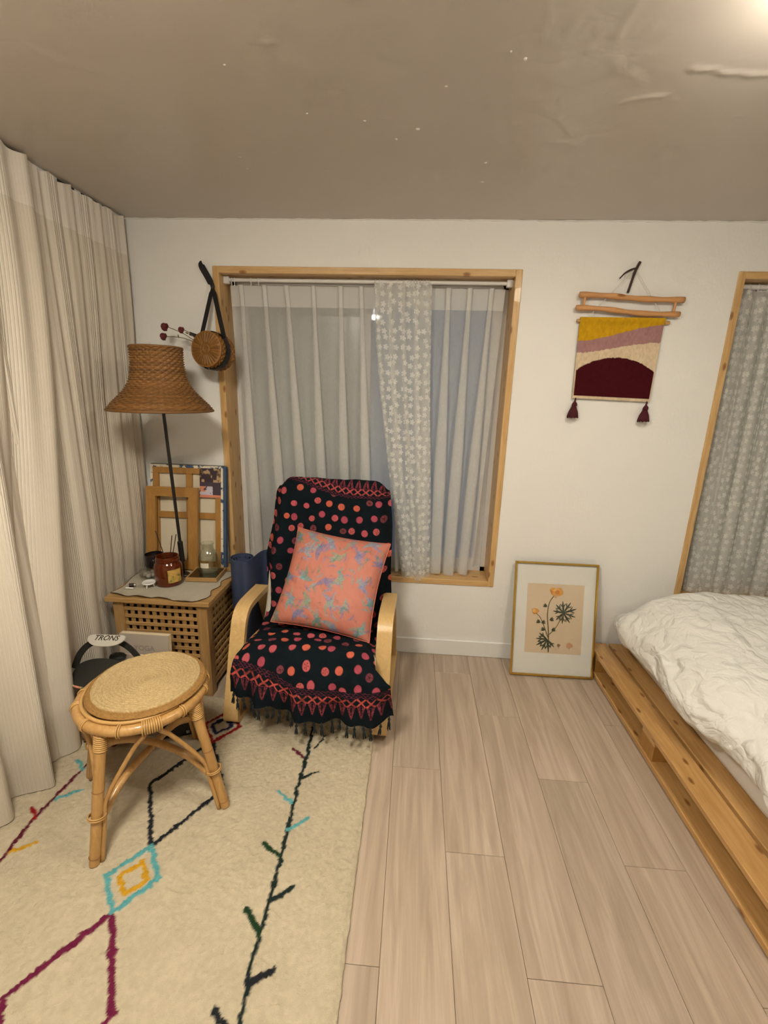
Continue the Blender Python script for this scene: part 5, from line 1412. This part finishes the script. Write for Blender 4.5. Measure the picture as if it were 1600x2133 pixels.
# ================================================================== THINGS ON THE FLOOR BEHIND THE STOOL
def text_mesh(body, size, Mx, depth=.0006, shear=0.):
    cu = bpy.data.curves.new('lettering', 'FONT'); cu.body = body; cu.size = size; cu.extrude = depth/2; cu.align_x = 'CENTER'; cu.align_y = 'CENTER'; cu.shear = shear; cu.resolution_u = 3; cu.offset = size*.012
    o = bpy.data.objects.new('lettering', cu); C.objects.link(o)
    dg = bpy.context.evaluated_depsgraph_get(); me = o.evaluated_get(dg).to_mesh()
    mb = MB().add([Mx @ v.co for v in me.vertices], [tuple(p.vertices) for p in me.polygons])
    o.evaluated_get(dg).to_mesh_clear(); bpy.data.objects.remove(o); bpy.data.curves.remove(cu); return mb
def floor_things():
    g0 = .0145
    # book standing against the lattice
    x0, x1 = -1.284, -1.058; zt = .362; Hb = .348
    Mx, _ = leaning(1.742, g0, 1.770, Hb)
    t = thing('book', 'large pale grey yoga book standing against the lattice table', 'book', ((x0+x1)/2, 1.76, g0))
    cov = plain('grey_cover', srgb(176, 164, 150), .6, .04, .1)
    link('cover', MB().box((x0, 0, .010), (x1, Hb, .0125), .0004, Mx).box((x0, 0, -.0145), (x1, Hb, -.012), .0004, Mx), cov, t)
    link('pages', MB().box((x0+.002, .003, -.012), (x1-.0005, Hb-.001, .010), 0, Mx), plain('book_pages', srgb(226, 208, 172), .9, .03, .3, 700.), t)
    link('spine', MB().box((x0-.0015, 0, -.0145), (x0+.0005, Hb, .0125), .0006, Mx), cov, t)
    ink = plain('silver_ink', srgb(146, 134, 122), .5); red = plain('red_ink', srgb(150, 100, 84), .6)
    link('title', text_mesh('YOGA', .034, Mx @ Matrix.Translation(Vector(((x0+x1)/2, Hb-.066, .0127)))), ink, t)
    link('subtitle', MB().box((x0+.075, Hb-.098, .0126), (x1-.050, Hb-.093, .0129), 0, Mx), red, t)
    # striped fabric bundle in front
    t = thing('striped_cloth', 'folded white cloth with maroon stripes in front of the yoga book', 'cloth', (-1.16, 1.66, g0))
    wm = plain('white_cotton', srgb(214, 198, 184), .9, .05, .4); mm = plain('maroon_stripe', srgb(72, 22, 32), .9, .1, .4)
    for k in range(7):
        z0 = g0+.040*k
        link('fold', MB().box((-1.245+.004*(k % 2), 1.60, z0), (-1.06, 1.722, z0+.0385), .010), wm, t)
        link('stripe', MB().box((-1.2455+.004*(k % 2), 1.5992, z0+.014), (-1.0595, 1.7228, z0+.024), .003), mm, t)
    # dark pouch and patterned tote
    bm = bmesh.new(); bmesh.ops.create_cube(bm, size=1); bmesh.ops.subdivide_edges(bm, edges=list(bm.edges), cuts=9, use_grid_fill=True)
    vs = []
    for v in bm.verts:
        q = v.co*2; n = max(abs(q.x), abs(q.y), abs(q.z)); r = q.normalized()
        s = q.lerp(r, .35); tz = (s.z+1)/2
        s.x *= (1.0-.22*tz); s.y *= (1.0-.45*tz)
        s += Vector((noise.noise(q*2.1), noise.noise(q*2.1+Vector((5, 0, 0))), 0))*.06
        v.co = Vector((-1.205+s.x*.112, 1.530+s.y*.062, g0+.122+s.z*.122))
    mb = MB().bm(bm); pv = np.array(mb.v); mb.v = [tuple(p) for p in pv]
    lo = pv[:, 2].min(); pv[:, 2] -= lo-g0; mb.v = [tuple(p) for p in pv]
    tm = NT('print_cotton'); vo = tm.n('TexVoronoi', {'Vector': tm.coord('Object', (26., 26., 18.)), 'Scale': 1.0}); 
    h = tm.n('SeparateXYZ', {0: vo.outputs['Color']}).outputs[0]
    tm.pbr(col=tm.ramp(h, [(0, srgb(58, 30, 22)), (.22, srgb(150, 52, 28)), (.42, srgb(190, 120, 40)), (.60, srgb(200, 170, 96)), (.78, srgb(70, 74, 40)), (.95, srgb(206, 150, 120))]), rough=.8)
    t = thing('tote_bag', 'orange and yellow patterned cloth tote on the rug behind the stool', 'bag', (-1.205, 1.53, g0))
    link('body', mb, tm.m, t, 'all')
    o = MB().tube(catmull([(-1.27, 1.545, g0+.20), (-1.262, 1.54, g0+.262), (-1.205, 1.535, g0+.285), (-1.15, 1.54, g0+.262), (-1.14, 1.545, g0+.20)], 20), .007, 8)
    link('handle', o, plain('black_webbing', (.008, .007, .008), .8), t, 'all')
    # visor cap on top of the tote
    c = Vector((-1.222, 1.585, .328))
    t = thing('sun_visor', 'black sun visor with a white lettered badge on top of the tote', 'cap', (c.x, c.y, c.z-.02))
    bk = plain('black_cloth', (.016, .014, .010), .85, .2, .4)
    # band: upright arch
    A = [(-.150, .0, -.035), (-.128, .012, .022), (-.085, .020, .068), (-.025, .024, .088), (.035, .024, .086), (.090, .020, .058), (.135, .010, .010), (.155, 0, -.02)]
    pts = catmull([tuple(c+Vector(p)) for p in A], 40); rowA, rowB, rowC, rowD = [], [], [], []
    for i, p in enumerate(pts):
        p = Vector(p); tt = (Vector(pts[min(i+1, 39)])-Vector(pts[max(i-1, 0)])).normalized(); nn = Vector((0, 1, 0)).cross(tt).normalized()
        w2 = .0125; th = Vector((0, .003, 0)); rowA.append(p-nn*w2-th); rowB.append(p+nn*w2-th); rowC.append(p+nn*w2+th); rowD.append(p-nn*w2+th)
    link('band', MB().grid(np.array([[tuple(q) for q in r] for r in (rowA, rowB, rowC, rowD, rowA)])), bk, t, 'x')
    # badge
    nb = Vector((-.10, -.62, .78)).normalized(); rot = Vector((0, 0, 1)).rotation_difference(nb).to_matrix().to_4x4()
    Mb = Matrix.Translation(c+Vector((.002, .006, .103))) @ rot @ Matrix.Rotation(math.radians(-2), 4, 'Z')
    el = [(.083*np.sign(math.cos(a))*abs(math.cos(a))**.75, .0245*np.sign(math.sin(a))*abs(math.sin(a))**.85 + .006*math.cos(2*a)) for a in np.linspace(0, 2*PI, 40, endpoint=False)]
    bd = link('badge', MB().poly(el, .005, Mb), plain('badge_white', srgb(196, 190, 178), .5, .03), t)
    link('lettering', text_mesh('TRONS', .030, Mb @ Matrix.Translation(Vector((0, .004, .0053))) @ Matrix.Scale(1.12, 4, Vector((1, 0, 0))), .0006, .25), plain('badge_ink', (.02, .018, .016), .5), bd)
    # brim: crescent dished sheet with a bright edge
    nu, nv = 40, 12; P = np.zeros((nv, nu, 3)); Q = np.zeros((nv, nu, 3))
    for i in range(nv):
        for j in range(nu):
            f = i/(nv-1); a = PI + PI*j/(nu-1); e = math.sin(PI*j/(nu-1))
            rx = .150; x = rx*math.cos(a)*(1-.03*f); y = -(.01+.112*f)*e; z = .030*e*(1-f)**1.0 + .020*e - .048*(x/rx)**2*.6 - .030*f*e
            p = c+Vector((x, y-.002, z-.022)); P[i, j] = p; Q[i, j] = p-Vector((0, 0, .004))
    br = link('brim', MB().grid(P).grid(Q[:, ::-1]), bk, t, 'all')
    em = NT('brim_edge_print'); v = em.coord('Object', (1, 1, 1)); em.pbr(col=em.ramp(em.noise(v, 22., 2), [(.38, srgb(60, 60, 70)), (.45, srgb(186, 176, 60)), (.52, srgb(170, 160, 170)), (.60, srgb(206, 110, 70)), (.7, srgb(220, 150, 130))]), rough=.7)
    link('brim_edge', MB().tube([tuple(Vector(q)-Vector((0, 0, .002))) for q in P[-1]], .0042, 8), em.m, br, 'all')
    # black pouch between
    bm = bmesh.new(); bmesh.ops.create_uvsphere(bm, u_segments=18, v_segments=12, radius=1)
    for v in bm.verts: v.co = Vector((v.co.x*.036, v.co.y*.026, v.co.z*.016))*(1+.15*noise.noise(v.co*3))
    o = link('pouch', MB().bm(bm, Matrix.Translation(Vector((-1.228, 1.655, g0+.297)))), plain('black_nylon', (.008, .008, .009), .6), None, 'all'); tag(o, 'small black pouch lying on the striped cloth under the visor', 'pouch')
    # black box on the rug
    t = thing('black_box', 'small black carton lying on the rug beneath the stool', 'box', (-.965, 1.60, g0))
    R = Matrix.Translation(Vector((-.965, 1.605, g0))) @ Matrix.Rotation(math.radians(22), 4, 'Z')
    bkb = plain('black_card', (.008, .008, .010), .4)
    link('carton', MB().box((-.060, -.055, 0), (.060, .055, .085), .002, R), bkb, t)
    link('flap', MB().box((-.0595, -.0545, .0852), (.0595, .0, .0868), .0004, R), bkb, t)
    link('lettering', text_mesh('SI', .018, R @ Matrix.Translation(Vector((.046, -.0553, .016))) @ Matrix.Rotation(PI/2, 4, 'X')), plain('white_ink', (.7, .68, .66), .6), t)
floor_things()
